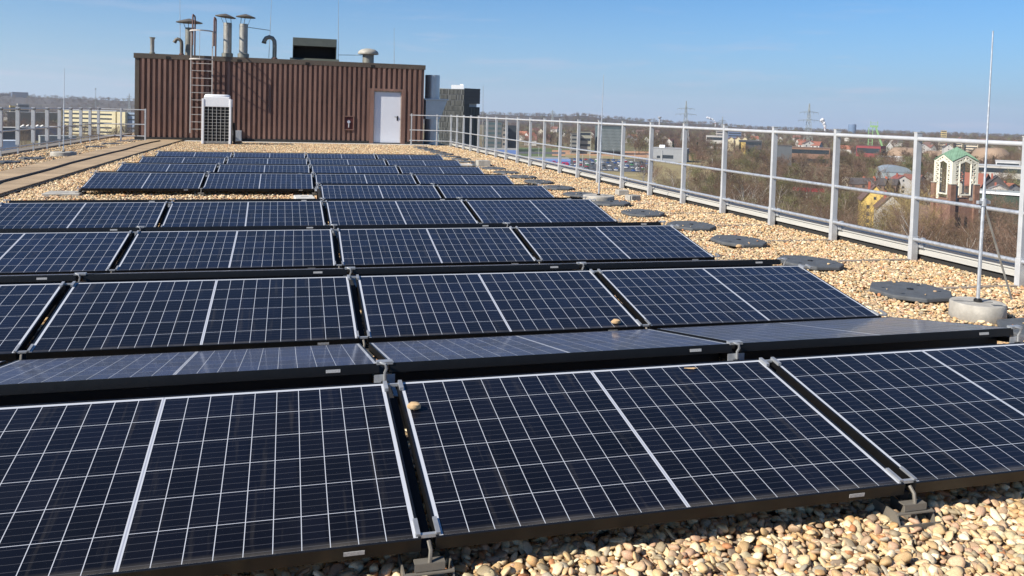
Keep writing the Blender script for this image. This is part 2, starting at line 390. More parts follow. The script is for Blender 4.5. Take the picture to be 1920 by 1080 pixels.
# brackets that carry the modules at every joint
def make_ridge():
    t = thing('ridge_bracket', 'x', 'panel bracket', rot=(0,0,0), group='silver brackets between the solar panels')
    z = ZL + PD*ST
    b = MB().bar((0,.12,z-.10),(0,.246,z-.10),.09,.004); b.bar((-.045,.246,z-.075),(.045,.246,z-.075),.003,.058)
    b.build('base_plate', M['galv'], t)
    b = MB()
    for s in (-1, 1):
        b.bar((s*.030, -.075, z-.005),(s*.030, -.012, z+.005), .015, .013)
    b.bar((-.03,-.022,z-.004),(.03,-.022,z-.004), .012, .010)
    b.build('front_clamp', M['clamp'], t)
    b = MB()
    b.tube([(0,.235,z-.07),(0,.236,z-.035),(.006,.228,z-.015),(0,.225,z+.004),(-.02,.24,z+.010)], .0065, 6)
    b.build('hook', M['clamp'], t)
    b = MB()
    b.bar((-.035, RIDGE+.012, z+.003),(.035, RIDGE+.012, z+.003), .035, .012); b.build('rear_clamp', M['clamp'], t)
    b = MB(); b.box(-.02,.02,.10,.16,.0,z-.077); b.build('upright', M['black'], t)
    b = MB(); b.bar((0,-.97*PD*CT,ZL-.055),(0,-.03,z-.07), .034,.03); b.bar((0,RIDGE+.03,z-.07),(0,RIDGE+.97*PD*CT,ZL-.055), .034,.03); b.bar((0,0,z-.09),(0,RIDGE,z-.09),.03,.03); b.build('gap_shade_bar', M['void'], t)  # black bars added under the joint gaps so they read as dark
    return t
def make_valley():
    t = thing('low_bracket', 'x', 'panel bracket', rot=(0,0,0), group='silver brackets between the solar panels')
    b = MB()
    for s in (-1, 1): b.bar((s*.030, .012, ZL+.006),(s*.030, .085, ZL+.019), .013, .011)
    b.bar((-.038,.02,ZL+.002),(.038,.02,ZL+.002), .014,.010)
    b.build('clamp', M['clamp'], t)
    b = MB().tube([(0,-.012,ZL-.10),(.0,-.022,ZL-.055),(.004,-.012,ZL-.028),(0,.006,ZL-.008)], .0065, 7); b.build('hook', mtray, t)
    b = MB()
    zt = ZL-.060
    b.bar((-.045,-.012,zt),(.045,-.012,zt), .030,.004); b.bar((-.045,-.026,zt-.010),(.045,-.026,zt-.010), .004,.022)
    for x in (-.078,-.004,.068):
        b.extr([(x,-.050,zt-.070),(x,.09,zt-.070),(x,.09,zt-.022),(x,-.026,zt-.022)], (.005,0,0))
    b.bar((-.078,-.030,zt-.026),(.072,-.030,zt-.026), .014,.004); b.bar((-.095,.01,zt-.071),(.09,.01,zt-.071), .15,.004); b.bar((-.09,-.062,zt-.060),(.085,-.062,zt-.060), .004,.02)
    b.build('ballast_tray', mtray, t)
    b = MB().box(-.04,.04,.0,.06,0,zt-.088); b.build('foot', M['black'], t)
    return t
mtray = mat('tray_steel', (.17,.155,.13), .6, .3, .2, 10)
rb, vb = make_ridge(), make_valley(); urb = uvb = 0
JN = {-2: 'left end', -1: 'left joint', 0: 'middle joint', 1: 'right joint', 2: 'right end'}
for row in range(9):
    for j in range(-2, 3):
        if row == 4 and j < 0: continue
        rz = ROWADJ[row][3]
        jn = JN[j]
        rn = 'short two-panel' if row == 4 else ORD[row]
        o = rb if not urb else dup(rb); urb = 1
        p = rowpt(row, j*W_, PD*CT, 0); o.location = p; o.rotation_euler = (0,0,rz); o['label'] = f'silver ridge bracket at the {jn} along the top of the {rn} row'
        o = vb if not uvb else dup(vb); uvb = 1
        p = rowpt(row, j*W_, 0, 0); o.location = p; o.rotation_euler = (0,0,rz); o['label'] = f'silver low bracket at the {jn} along the near edge of the {rn} row'
# pale concrete ballast at the open ends
def blocks(name, label, px, py, items):
    p = G(px, py); b = MB()
    t = thing(name, label, 'concrete block', (p.x, p.y, 0), group='loose concrete ballast blocks')
    for (dx, dy, z0, lx, ly, lz) in items:
        MB().box(p.x+dx, p.x+dx+lx, p.y+dy, p.y+dy+ly, z0, z0+lz).build('slab', M['conc_l'], t, bevel=.008)
e0 = rowpt(4, 0, 0, 0)
def slabthing(label, x, y, z0, lx, ly, lz, m_='conc_l', rot=0):
    t = thing('concrete_block', label, 'concrete block', (x, y, z0), group='loose concrete ballast blocks', rot=(0,0,rot))
    MB().box(-lx/2, lx/2, -ly/2, ly/2, 0, lz).build('slab', M[m_], t, bevel=.01)
    MB().box(-.05, .05, -.03, .03, lz-.002, lz+.004).build('lifting_recess', M['conc'], t)
slabthing('pale concrete slab lying at the open end of the short row', -.28, 11.42, .15, .42, .5, .09)
slabthing('pale concrete slab stacked on top beside the short row', -.20, 11.52, .243, .26, .42, .12, rot=.05)
slabthing('concrete slab under the far left panel corner by the walkway', -3.62, 13.5, .12, .5, .42, .1, 'conc')
slabthing('grey cube of concrete by the seventh row right end', 5.05, 23.3, .005, .36, .34, .20, 'conc')
slabthing('flat pale slab left of the grey concrete cube', 4.45, 23.3, .005, .5, .4, .09)
slabthing('brownish concrete block on the gravel beside the second lightning rod', 5.98, 15.15, .005, .22, .2, .12, 'conc')
slabthing('small concrete block nearest the railing past the second rod', 5.80, 14.2, .005, .22, .2, .11, 'conc', .3)
slabthing('light brown block at the right picture edge behind the front rod base', 5.52, 5.15, .005, .24, .2, .12, 'conc', .15)

# ================================================================== right railing, its pads and the parapet
FX, FS, FY, FYAW, FH = 6.484, 1.4455, 7.827, .0095, 1.475
def fpt(i, z=0, off=0): return Vector((FX + FYAW*i + off, FY + FS*i, z))
fence = thing('guardrail', 'long silver guardrail with square posts along the right roof edge', 'railing', tuple(fpt(0)))
def post(par, p, wx, wy, h, m_='alu'):
    b = MB().box(p.x-wx/2, p.x+wx/2, p.y-wy/2, p.y+wy/2, .30, h)
    o = b.build('post', M[m_], par, bevel=.004)
    b = MB().box(p.x-wx/2-.006, p.x+wx/2+.006, p.y-wy/2-.006, p.y+wy/2+.006, .02, .30); b.build('post_sleeve', M[m_], o, bevel=.004)
    b = MB().box(p.x-wx/2-.004, p.x+wx/2+.004, p.y-wy/2-.004, p.y+wy/2+.004, h, h+.008); b.build('post_cap', M['alu_dull'], o)
    return o
NI = range(-5, 21)
for i in NI: post(fence, fpt(i), .075, .048, FH)
for z, r in ((1.405,.026),(.735,.021),(.265,.021)):
    nm = {1.405: 'top_rail', .735: 'middle_rail', .265: 'bottom_rail'}[z]
    MB().tube([fpt(-5.4, z, -.01), fpt(20, z, -.01)], r, 10).build(nm, M['galv'] if z < 1 else M['alu'], fence)
# cross piece at the far end
cp_ = [AY(770,273,36.9), AY(824,275,36.75)]
for k, p in enumerate([Vector((4.93, 37.1, 0)), Vector((6.05, 36.85, 0))]): post(fence, p, .05, .045, FH)
for z in (1.405, .735, .265): MB().tube([fpt(20, z), (6.05,36.83,z), (4.85,37.12,z)], .02, 8).build('cross_rail', M['alu'], fence)
# outrigger arms
for i in NI:
    p = fpt(i); MB().box(4.75, p.x-.05, p.y-.028, p.y+.028, .008, .034).build('outrigger_arm', M['arm'], fence)
# coping clamps
for i in NI:
    p = fpt(i)
    b = MB().box(p.x+.045, p.x+.11, p.y-.10, p.y-.03, .17, .215); b.box(p.x+.05,p.x+.09,p.y-.09,p.y-.05,.215,.285); b.build('coping_clamp', M['galv'], fence, bevel=.004)
par = thing('parapet', 'low parapet with pale metal coping under the right guardrail', 'parapet wall', (6.6, 10, 0))
a0, a1 = fpt(-6), fpt(20.3)
def sweep(prof, name, m_, parent):
    b = MB(); n = len(prof)
    vs = [(a0.x+o, a0.y, z) for o, z in prof] + [(a1.x+o, a1.y, z) for o, z in prof]
    b.add(vs, [(i,(i+1)%n,n+(i+1)%n,n+i) for i in range(n)] + [tuple(range(n))[::-1], tuple(range(n,2*n))])
    return b.build(name, M[m_], parent)
sweep([(.10,0),(.50,0),(.50,.165),(.10,.165)], 'upstand', 'membrane', par)
sweep([(.066,.095),(.097,.095),(.097,.205),(.080,.218),(.066,.206),(.066,.166),(.084,.160),(.084,.146),(.066,.140)], 'coping', 'alu_dull', par)
sweep([(.099,.168),(.52,.168),(.52,.192),(.099,.198)], 'top_sheet', 'grey_top', par)
# black octagonal ballast pads on the arms
def make_pad():
    t = thing('ballast_pad', 'x', 'ballast pad', rot=(0,0,0), group='black octagonal ballast pads along the right guardrail')
    def octo(sx, sy, k=.42): return [(sx,-sy*k),(sx,sy*k),(sx*k,sy),(-sx*k,sy),(-sx,sy*k),(-sx,-sy*k),(-sx*k,-sy),(sx*k,-sy)]
    MB().prism(octo(.31,.36), 0, .042).build('plate', M['rubber'], t, bevel=.012)
    MB().lathe(0,0,[(.028,.042),(.028,.05),(.018,.052)],10).build('centre_bolt', M['plastic'], t)
    b = MB()
    for x, y in ((.19,.12),(-.19,.12),(.19,-.14),(-.19,-.14)): b.box(x-.015,x+.015,y-.01,y+.01,.042,.0435)
    b.build('slots', M['plastic'], t)
    return t
pad0 = make_pad(); k = 0
NUM = ['nearest','second','third','fourth','fifth','sixth','seventh','eighth','ninth','tenth','eleventh','twelfth','thirteenth','fourteenth','fifteenth','sixteenth','seventeenth','eighteenth','nineteenth','twentieth','twenty-first','twenty-second']
for i in range(-2, 20):
    o = pad0 if k == 0 else dup(pad0)
    o.location = (5.06 + rnd.uniform(-.05,.05), FY + FS*i - .14 + rnd.uniform(-.04,.04), .03); o.rotation_euler = (rnd.uniform(-.02,.02), rnd.uniform(-.03,.03), rnd.uniform(-.12,.12))
    o['label'] = f'{NUM[k]} black octagonal ballast pad counting away along the right guardrail' if k else 'black octagonal ballast pad at the right picture edge by the front rod base'
    k += 1
# a pebble on the third pad and on two panels
def stone(label, p, r):
    b = MB(); me = bmesh.new(); bmesh.ops.create_icosphere(me, subdivisions=2, radius=r)
    for v in me.verts:
        v.co.x *= 1.35; v.co.z *= .75; v.co *= 1 + .12*math.sin(9*v.co.x/r+3*v.co.y/r)
    b.add([tuple(v.co) for v in me.verts], [tuple(v.index for v in f.verts) for f in me.faces]); me.free(); b.sm = True
    o = b.build('stone', M['pebble1'], None); o.location = p; tag(o, label, 'stone', 'single stones lying on panels and pads')
p = G(1386, 459, .11); stone('tan stone resting on a black ballast pad', (p.x, p.y, .095), .028)
p = rowpt(0, 0, 0, 0)
def onpanel(row, fx, fy):   # metres along the row and up the slope
    return rowpt(row, fx, fy*CT, ZL + fy*ST)
stone('tan stone at the upper left corner of the front middle panel', onpanel(0, .06, .72)+Vector((0,0,.016)), .020)
stone('tan stone near the low edge of the second row panel', onpanel(1, 1.52, .045)+Vector((0,0,.018)), .022)
p = onpanel(0, 1.30, .885)
b = MB(); b.tube([(p.x-.03,p.y+.006,p.z+.008),(p.x,p.y,p.z+.007),(p.x+.03,p.y-.004,p.z+.009)], [.002,.004,.001], 5); b.add([(p.x-.01,p.y,p.z+.006),(p.x+.014,p.y+.012,p.z+.008),(p.x+.028,p.y-.002,p.z+.008),(p.x+.008,p.y-.010,p.z+.007)],[(0,1,2,3)])
tag(b.build('dry_leaf', M['pebble1']), 'small dry leaf on the top edge of the front middle panel', 'leaf')

# loose black cables hanging from the modules at the right end
pa = rowpt(0, 2*W_, PD*CT+RIDGE, ZL+PD*ST-.06)
MBc = MB().tube([pa+Vector((-.75,.12,-.02)), pa+Vector((-.55,.06,-.10)), pa+Vector((-.30,.04,-.09)), pa+Vector((-.10,.03,-.05)), pa+Vector((.03,.10,-.06)), pa+Vector((.10,.3,-.22)), Vector((pa.x+.5,pa.y+.55,.05)), Vector((pa.x+.9,pa.y+.9,.045)), Vector((pa.x+1.3,pa.y+1.1,.045))], .008, 6)
tag(MBc.build('cable', M['plastic']), 'black cable hanging from the right end of the away-tilted front row', 'cable')
for k, (row, lab) in enumerate(((1,'second'),(2,'third'),(3,'fourth'))):
    pa = rowpt(row, 2*W_, PD*CT, ZL+PD*ST-.05)
    c_ = MB().tube([pa+Vector((-.3,.05,-.03)), pa+Vector((-.05,.08,-.10)), pa+Vector((.10,.10,-.20)), Vector((pa.x+.25,pa.y+.2,gravel_h(pa.x+.25,pa.y)+.035)), Vector((pa.x+.55,pa.y+.1,gravel_h(pa.x+.55,pa.y)+.035)), Vector((pa.x+.8,pa.y+.35,gravel_h(pa.x+.8,pa.y)+.02))], .009, 6)
    tag(c_.build('cable', M['plastic']), f'short black cable drooping to the gravel at the right end of the {lab} row', 'cable')

# ================================================================== lightning rods on concrete feet
def rod(label, base, top, r0, r1, foot=True, brace=False, fr=.25, m_='galv', frot=0):
    base, top = Vector(base), Vector(top)
    t = thing('lightning_rod', label, 'lightning rod', tuple(base), group='thin metal lightning rods')
    z0 = base.z + (.135 if foot else 0)
    mid = base.lerp(top, .45)
    MB().tube([Vector((base.x,base.y,z0-.02)), mid, mid.lerp(top,.02), top], [r0, r0*.9, r0*.62, r1], 8).build('rod', M[m_], t)
    if foot:
        b = MB(); n = 20; poly = []
        for i in range(n):
            a = 2*math.pi*i/n; poly.append((base.x+fr*math.cos(a), base.y+fr*math.sin(a)))
        b.lathe(base.x, base.y, [(fr*.97, base.z), (fr, base.z+.012), (fr*.985, base.z+.125), (fr*.95, base.z+.135)], 22)
        f = b.build('concrete_foot', M['conc'], t)
        c, s = math.cos(frot), math.sin(frot)
        def rp(x, y, z): return (base.x + c*x - s*y, base.y + s*x + c*y, base.z + z)
        b = MB(); b.bar(rp(-fr*.9,0,.1355), rp(fr*.55,0,.1355), .014, .004); b.bar(rp(.06,-.12,.1355), rp(.14,-.12,.1355), .05, .004); b.build('slot', M['rubber'], f)
        b = MB().lathe(base.x, base.y, [(r0*2.2, base.z+.132),(r0*2.2, base.z+.155),(r0*1.2, base.z+.165)], 10); b.build('collar', M['plastic'], t)
    if brace:
        zc = base.z + .95; pc = base.lerp(top, (zc-base.z)/(top.z-base.z))
        MB().tube([pc, (base.x+.32, base.y-.02, base.z+.15)], .009, 6).build('brace', M['stack'], t)
        b = MB().lathe(pc.x, pc.y, [(r0*1.7, zc-.03),(r0*1.7, zc+.03)], 10); b.box(pc.x-.06,pc.x+.06,pc.y-.012,pc.y+.012,zc-.012,zc+.012); b.build('clamp', M['galv'], t)
    return t
g1 = G(1832, 592, .02); rod('tall lightning rod nearest the camera with a brace on a round concrete foot', (g1.x, g1.y, .0), AY(1862, 58, g1.y), .0145, .005, True, True, .21, frot=-.35)
b = MB()
for dx in (-.11,-.05,.06,.12): b.box(g1.x+dx-.14, g1.x+dx-.105, g1.y-.34, g1.y-.27, .01, .07)
g2 = G(1122, 381); rod('middle lightning rod on a round concrete foot by the right guardrail', (g2.x, g2.y, .01), AY(1132, 140, g2.y), .016, .005, True, False, .29)
g3 = G(119, 294); rod('lightning rod on a concrete foot beside the left walkway', (g3.x, g3.y, .01), AY(120.5, 128, g3.y), .02, .006, True, False, .34)
def rodpx(label, x0, y0, x1, y1, Y, r0=.012): rod(label, AY(x0, y0, Y), AY(x1, y1, Y), r0, .006, False, False, m_='stack')
rodpx('thin rod rising above the left chimney of the roof house', 338, 98, 337, -60, 39.5)
rodpx('thin rod rising between the hooked pipe and the twin chimneys', 504, 108, 512, -60, 40.0)
rodpx('thin rod rising between the green hood and the mushroom fan', 634, 116, 635, -60, 40.0)
rodpx('short faint rod near the right end of the roof house roof', 739, 124, 739, 52, 39.0)
rodpx('thin rod behind the far corner of the right guardrail', 905, 276, 906, 160, 37.0, .02)

# ================================================================== the roof house with ribbed brown cladding
BY = 38.2; BX0, BX1 = -6.74, 5.60; BZ = 3.62
house = thing('roof_house', 'brown rooftop plant house clad in vertical metal ribs', 'plant house', (BX0, BY, 0))
DX0, DX1, DZ0, DZ1 = 3.36, 4.55, .10, 2.42
def cladding(x0, x1, z0, z1, y=BY, pitch=.2175, rd=.10):
    b = MB(); n = int(round((x1-x0)/pitch)); pt = (x1-x0)/n
    prof = []
    for i in range(n):
        a = x0 + i*pt
        prof += [(a, 0), (a+pt*.44, 0), (a+pt*.47, -rd), (a+pt*.95, -rd), (a+pt*.98, 0)]
    prof.append((x1, 0))
    k = len(prof)
    vs = [(x, y+d, z0) for x, d in prof] + [(x, y+d, z1) for x, d in prof]
    b.add(vs, [(i, i+1, k+i+1, k+i) for i in range(k-1)])
    return b
c1 = cladding(BX0+.14, DX0-.22, .12, BZ-.08); c2 = cladding(DX0-.22, DX1+.22, DZ1+.16, BZ-.08); c3 = cladding(DX1+.22, BX1-.10, .12, BZ-.08)
for c in (c2, c3): c1.add(c.v, c.f)
c1.build('front_cladding', M['clad'], house)
# body behind the cladding
b = MB(); b.box(BX0+.03, BX1-.03, BY+.08, BY+9, .0, BZ-.1); b.build('body', M['trim'], house)
sd_ = MB()
n = 40
for sx in (BX0, BX1):
    for i in range(n):
        y = BY + .1 + i*.22; sd_.box(sx-.025 if sx<0 else sx-.03, sx+.03 if sx<0 else sx+.025, y, y+.11, .12, BZ-.08)
sd_.build('side_cladding', M['clad'], house)
b = MB(); b.box(BX0-.03, BX0+.137, BY-.07, BY+.078, .0, BZ-.1); b.build('corner_trim', M['trim'], house)
b = MB(); b.box(BX1-.097, BX1+.02, BY-.07, BY+.078, .0, BZ-.1); b.build('corner_trim', M['clad'], house)
b = MB(); b.box(BX0-.08, BX1+.07, BY-.11, BY+9.1, BZ-.095, BZ+.11); fa = b.build('fascia', M['trim'], house)
b = MB(); b.box(BX0+.1, BX1-.1, BY+.1, BY+8.9, BZ+.112, BZ+.125); b.build('roof_sheet', M['grey_top'], house)
b = MB()
for x in np.arange(BX0+1.2, BX1, 2.9): b.box(x, x+.16, BY-.125, BY-.108, BZ-.10, BZ+.02)
b.build('fascia_joint', M['void'], fa)
b = MB(); b.box(BX0, DX0-.23, BY-.13, BY-.105, .0, .17); b.box(DX1+.23, BX1, BY-.13, BY-.105, .0, .17); b.build('base_flashing', M['membrane'], house)
b = MB(); b.box(BX0+.2, DX0-.22, BY-.062, BY-.045, 1.86, 1.875); b.build('sheet_joint', M['trim'], house)
# door
b = MB(); b.box(DX0-.22, DX0-.035, BY-.135, BY+.078, .0, DZ1+.16); b.box(DX1+.035, DX1+.22, BY-.135, BY+.078, .0, DZ1+.16); b.box(DX0-.035, DX1+.035, BY-.135, BY+.078, DZ1+.05, DZ1+.16)
b.build('door_surround', M['clad'], house)
d = MB().box(DX0, DX1, BY-.035, BY+.0, DZ0, DZ1).build('door', M['door'], house, bevel=.004)
b = MB(); b.box(DX0-.033, DX0-.004, BY-.05, BY+.05, .05, DZ1+.045); b.box(DX1+.004, DX1+.033, BY-.05, BY+.05, .05, DZ1+.045); b.box(DX0-.004, DX1+.004, BY-.05, BY+.05, DZ1+.006, DZ1+.045); b.build('door_frame', M['oldwhite'], d)
b = MB(); b.box(DX1-.16, DX1-.10, BY-.05, BY-.036, 1.13, 1.34); b.bar((DX1-.13,BY-.075,1.29),(DX1-.27,BY-.075,1.30), .022,.022); b.box(DX1-.142, DX1-.118, BY-.08, BY-.05, 1.28, 1.305); b.build('handle', M['plastic'], d)
b = MB(); b.box(DX0-.03, DX1+.03, BY-.10, BY+.02, .05, DZ0-.004); b.build('door_sill', M['membrane'], d)
# recessed dark red box with valve
q0 = AY(645.5, 242, BY-.06); q1 = AY(662, 219, BY-.06)
x0, x1, z0, z1 = q0.x, q1.x, q0.z, q1.z
b = MB(); b.box(x0-.04,x0,BY-.15,BY-.02,z0-.04,z1+.04); b.box(x1,x1+.04,BY-.15,BY-.02,z0-.04,z1+.04); b.box(x0,x1,BY-.15,BY-.02,z0-.04,z0); b.box(x0,x1,BY-.15,BY-.02,z1,z1+.04)
wb = b.build('valve_box', M['clad'], house)
b = MB(); b.box(x0+.001,x1-.001,BY-.110,BY-.103,z0+.001,z1-.001); b.build('box_back', mat('dark_red', (.07,.012,.012), .6), wb)
xm = (x0+x1)/2; b = MB().tube([(xm,BY-.112,z0+.08),(xm,BY-.13,z0+.09),(xm+.01,BY-.135,z0+.30)], .022, 8); b.tube([(xm,BY-.115,z0+.33),(xm,BY-.14,z0+.335)], .07, 12); b.build('valve', M['galv'], wb)
# ladder with hoops
def L(px, py, Y): return AY(px, py, Y)
lad = thing('roof_ladder', 'tall access ladder with safety hoops fixed to the brown cladding', 'ladder', (-4.5, BY, 0))
LY = BY-.30; xl, xr = L(356.8,200,LY).x, L(397,200,LY).x; ztop = L(375,59,LY).z
for x in (xl, xr): MB().bar((x,LY,.38),(x,LY,ztop), .045, .05).build('stile', M['oldwhite'], lad)
b = MB()
z = .55
rungs = MB()
while z < BZ-.05:
    rungs.bar((xl,LY,z),(xr,LY,z), .028,.028); z += .315
rungs.build('rungs', M['oldwhite'], lad)
b = MB()
for x in (xl, xr):
    for z in (.6, 1.9, 3.2): b.bar((x,LY,z),(x,BY-.05,z), .03, .03)
b.build('wall_bracket', M['rust'], lad)
for hz in (L(375,111,LY-.3).z, ztop):
    pts = [(xl,LY,hz)] + [((xl+xr)/2 - math.cos(a)*(xr-xl)*.56, LY - .68*math.sin(a), hz) for a in np.linspace(.15,math.pi-.15,11)] + [(xr,LY,hz)]
    b = MB()
    for p, q_ in zip(pts[:-1], pts[1:]): b.bar(p, q_, .012, .055)
    b.build('hoop', M['oldwhite'], lad)
xm = (xl+xr)/2
b = MB()
b.bar((xm-.02,LY-.66,L(375,111,LY-.3).z),(xm-.02,LY-.66,ztop), .05, .012, up=(1,0,0)); b.build('hoop_strap', M['oldwhite'], lad)
for x, py in ((xl+.06, 30), (xr+.06, 33)):
    zt = L(360, py, BY+.4).z
    b = MB().tube([(x,LY,ztop-.6),(x,LY,zt-.12),(x,LY+.04,zt-.03),(x,LY+.15,zt),(x,LY+.75,zt),(x,LY+.86,zt-.03),(x,LY+.9,zt-.12),(x,LY+.9,BZ+.1)], .035, 8)
    b.build('handrail', M['rust'], lad)

# ------------------------------------------------------------------ chimneys, pipes and fans on the roof house
RZ = BZ + .12
def chimney(label, px0, px1, ptop, capx, capy, caphw, Y, m_, tilt=0, collar=True):
    a, c_, tp = AY(px0, 80, Y).x, AY(px1, 80, Y).x, AY((px0+px1)/2, ptop, Y).z
    cx = (a+c_)/2; r = (c_-a)/2
    t = thing('chimney', label, 'chimney', (cx, Y, RZ), group='metal chimneys on the roof house')
    MB().lathe(cx, Y, [(r, RZ), (r, tp-.12), (r*1.05, tp-.12), (r*1.05, tp-.09), (r, tp-.09), (r, tp), (r*.9, tp), (r*.9, tp-.3)], 20, cap=False).build('pipe', M[m_], t)
    if collar: MB().lathe(cx, Y, [(r*1.35, RZ), (r*1.35, RZ+.20), (r*1.05, RZ+.23)], 20).build('collar', M['stack_dk'], t)
    kc = AY(capx, capy, Y); hw = AY(capx+caphw, capy, Y).x - kc.x
    b = MB().lathe(0, 0, [(.02, hw*.26), (hw*.5, hw*.13), (hw, -.02), (hw*1.0, -.045), (hw*.55, -.03), (.02, -.05)], 26)
    b.v = [tuple(Matrix.Rotation(tilt, 3, 'Y') @ Vector(v) + Vector((kc.x, Y, kc.z))) for v in b.v]
    b.build('rain_cap', M['cap'], t)
    b = MB()
    for k in range(3):
        an = math.pi*2*k/3 + .5; b.bar((cx+r*.95*math.cos(an), Y+r*.95*math.sin(an), tp-.12), (kc.x+hw*.55*math.cos(an), Y+hw*.55*math.sin(an), kc.z-.03), .025, .012)
    b.build('cap_strut', M['cap'], t)
chimney('dark chimney with a wide conical cap behind the ladder hoop', 347, 362, 52, 355, 41, 25, 39.6, 'stack_dk', 0, False)
chimney('left one of the twin bright chimneys with a tilted cap', 418.5, 434.5, 43, 423, 30.5, 19.5, 39.2, 'stack', .10)
chimney('right one of the twin bright chimneys with a level cap', 448.5, 464.5, 45, 461, 31, 18.5, 39.0, 'stack', .04)
p = AY(285.5, 95, 39.5); tp = AY(285.5, 70, 39.5).z
t = thing('vent_pipe', 'short vent pipe with a flared top at the left end of the roof house', 'vent pipe', (p.x, 39.5, RZ))
MB().lathe(p.x, 39.5, [(.085, RZ), (.085, tp-.1), (.13, tp), (.12, tp), (.06, tp-.1)], 14, cap=False).build('pipe', M['stack'], t); MB().lathe(p.x, 39.5, [(.13, RZ), (.12, RZ+.12), (.09, RZ+.14)], 14).build('flashing', M['stack_dk'], t)
def goose(label, pts, r, Y, m_):
    P = [AY(x, y, Y) for x, y in pts]
    t = thing('hooked_pipe', label, 'vent pipe', (P[0].x, Y, RZ), group='hooked vent pipes on the roof house')
    P[0].z = RZ
    MB().tube(P, r, 10).build('pipe', M[m_], t)
    MB().lathe(P[0].x, P[0].y, [(r*1.5, RZ), (r*1.4, RZ+.1), (r*1.02, RZ+.12)], 12).build('flashing', M['rust'], t)
    e = P[-1]; d = (P[-1]-P[-2]).normalized()
    MB().tube([e-d*.02, e+d*.06], r*1.12, 12).build('mouth', M['cap'], t)
goose('small dark hooked vent pipe beside the dark chimney', [(340.5,97),(340.5,84),(340,78),(337.5,74.5),(333.5,73),(330,74.5),(328,78)], .075, 39.3, 'cap')
goose('larger hooked vent pipe right of the twin chimneys', [(514.5,108),(515,85),(514.5,77),(511,71.5),(505,69.5),(499,71.5),(496,76),(495.3,79)], .095, 39.3, 'stack_dk')
# air hood
Y = 40.0
a = AY(548.5, 111, Y); c_ = AY(629.5, 111, Y); zt = AY(590, 73, Y).z; zm = AY(590, 87, Y-.6).z
t = thing('air_intake_hood', 'dark green sheet metal air hood with a black opening on the roof house', 'air hood', (a.x, Y, RZ))
x0, x1 = a.x, c_.x
b = MB(); b.extr([(x0,Y-.65,zm),(x0,Y-.60,zt-.02),(x0,Y+1.2,zt+.05),(x0,Y+1.2,RZ),(x0,Y+.1,RZ),(x0,Y+.1,zm)], (x1-x0,0,0)); b.build('hood', M['dgreen'], t, bevel=.01)
b = MB(); b.box(x0+.001,x0+.03,Y-.6,Y+.099,RZ+.001,zm); b.box(x1-.03,x1-.001,Y-.6,Y+.099,RZ+.001,zm); b.build('side_cheek', M['dgreen'], t)
b = MB(); b.box(x0+.03,x1-.03,Y+.02,Y+.098,RZ+.12,zm-.002); b.build('intake_opening', M['void'], t)
b = MB(); b.extr([(x0-.12,Y-.85,RZ),(x0-.12,Y-.55,RZ+.16),(x0-.12,Y+.05,RZ+.16),(x0-.12,Y+.05,RZ)], (x1-x0+.24,0,0)); b.build('kerb', M['dgreen'], t)
# mushroom fan
Y = 39.6; k0 = AY(690.5, 102, Y); r = AY(710,100,Y).x - k0.x
t = thing('roof_fan', 'grey mushroom shaped roof fan on a dark neck', 'roof fan', (k0.x, Y, RZ))
MB().lathe(k0.x, Y, [(r*.55,RZ),(r*.55,k0.z+.02)], 20).build('neck', M['stack_dk'], t)
MB().lathe(k0.x, Y, [(r*.5,k0.z-.02),(r*.98,k0.z-.0),(r,k0.z+.05),(r*.92,k0.z+.14),(r*.65,k0.z+.23),(r*.3,k0.z+.27),(.01,k0.z+.28)], 26).build('dome', M['dome'], t)
# thin stay between rods and chimney
b = MB().tube([AY(464,51,39.2), AY(506,57,40)], .014, 6); tag(b.build('stay_rod', M['stack_dk']), 'thin stay running from the right twin chimney to a rod', 'stay rod')
b = MB().tube([AY(634,103,40), AY(679,103.5,39.7)], .012, 6); tag(b.build('stay_rod', M['stack_dk']), 'thin stay running from a rod to the mushroom fan', 'stay rod')
# ------------------------------------------------------------------ sheet metal duct right of the house
Y = 39.6
t = thing('exhaust_duct', 'fat silver exhaust duct standing on the right side of the roof house', 'exhaust duct', (6.0, Y, 0))
xa, xb = AY(797,170,Y).x, AY(824,170,Y).x; cx = (xa+xb)/2; r = (xb-xa)/2
zu, zl_ = AY(810,141,Y).z, AY(810,187,Y).z
b = MB().lathe(cx, Y, [(r,zl_+.05),(r,zl_+.12),(r*1.02,zl_+.12),(r*1.02,zl_+.15),(r,zl_+.15),(r,zu-.12),(r*1.02,zu-.12),(r*1.02,zu-.09),(r,zu-.09),(r,zu),(r*.93,zu),(r*.93,zu-.3)], 28, cap=False); b.build('upper_duct', M['duct'], t)
x2 = AY(838,190,Y).x; z2 = AY(823,212,Y).z
b = MB(); b.box(cx-r-.1, x2, Y-r-.05, Y+r+.05, zl_-.03, zl_+.05); b.build('flange', M['duct'], t, bevel=.01)
b = MB(); b.extr([(cx-r, Y-r, zl_-.032),(x2-.05, Y-r, zl_-.032),(cx+r, Y-r, z2-.3),(cx-r, Y-r, z2-.3)], (0,2*r,0)); b.build('transition', M['duct'], t)
b = MB().lathe(cx, Y, [(r*.98,0),(r*.98,z2-.25)], 28); b.lathe(cx, Y, [(r*1.01,.75),(r*1.01,.79)], 28); b.build('lower_duct', M['duct'], t)
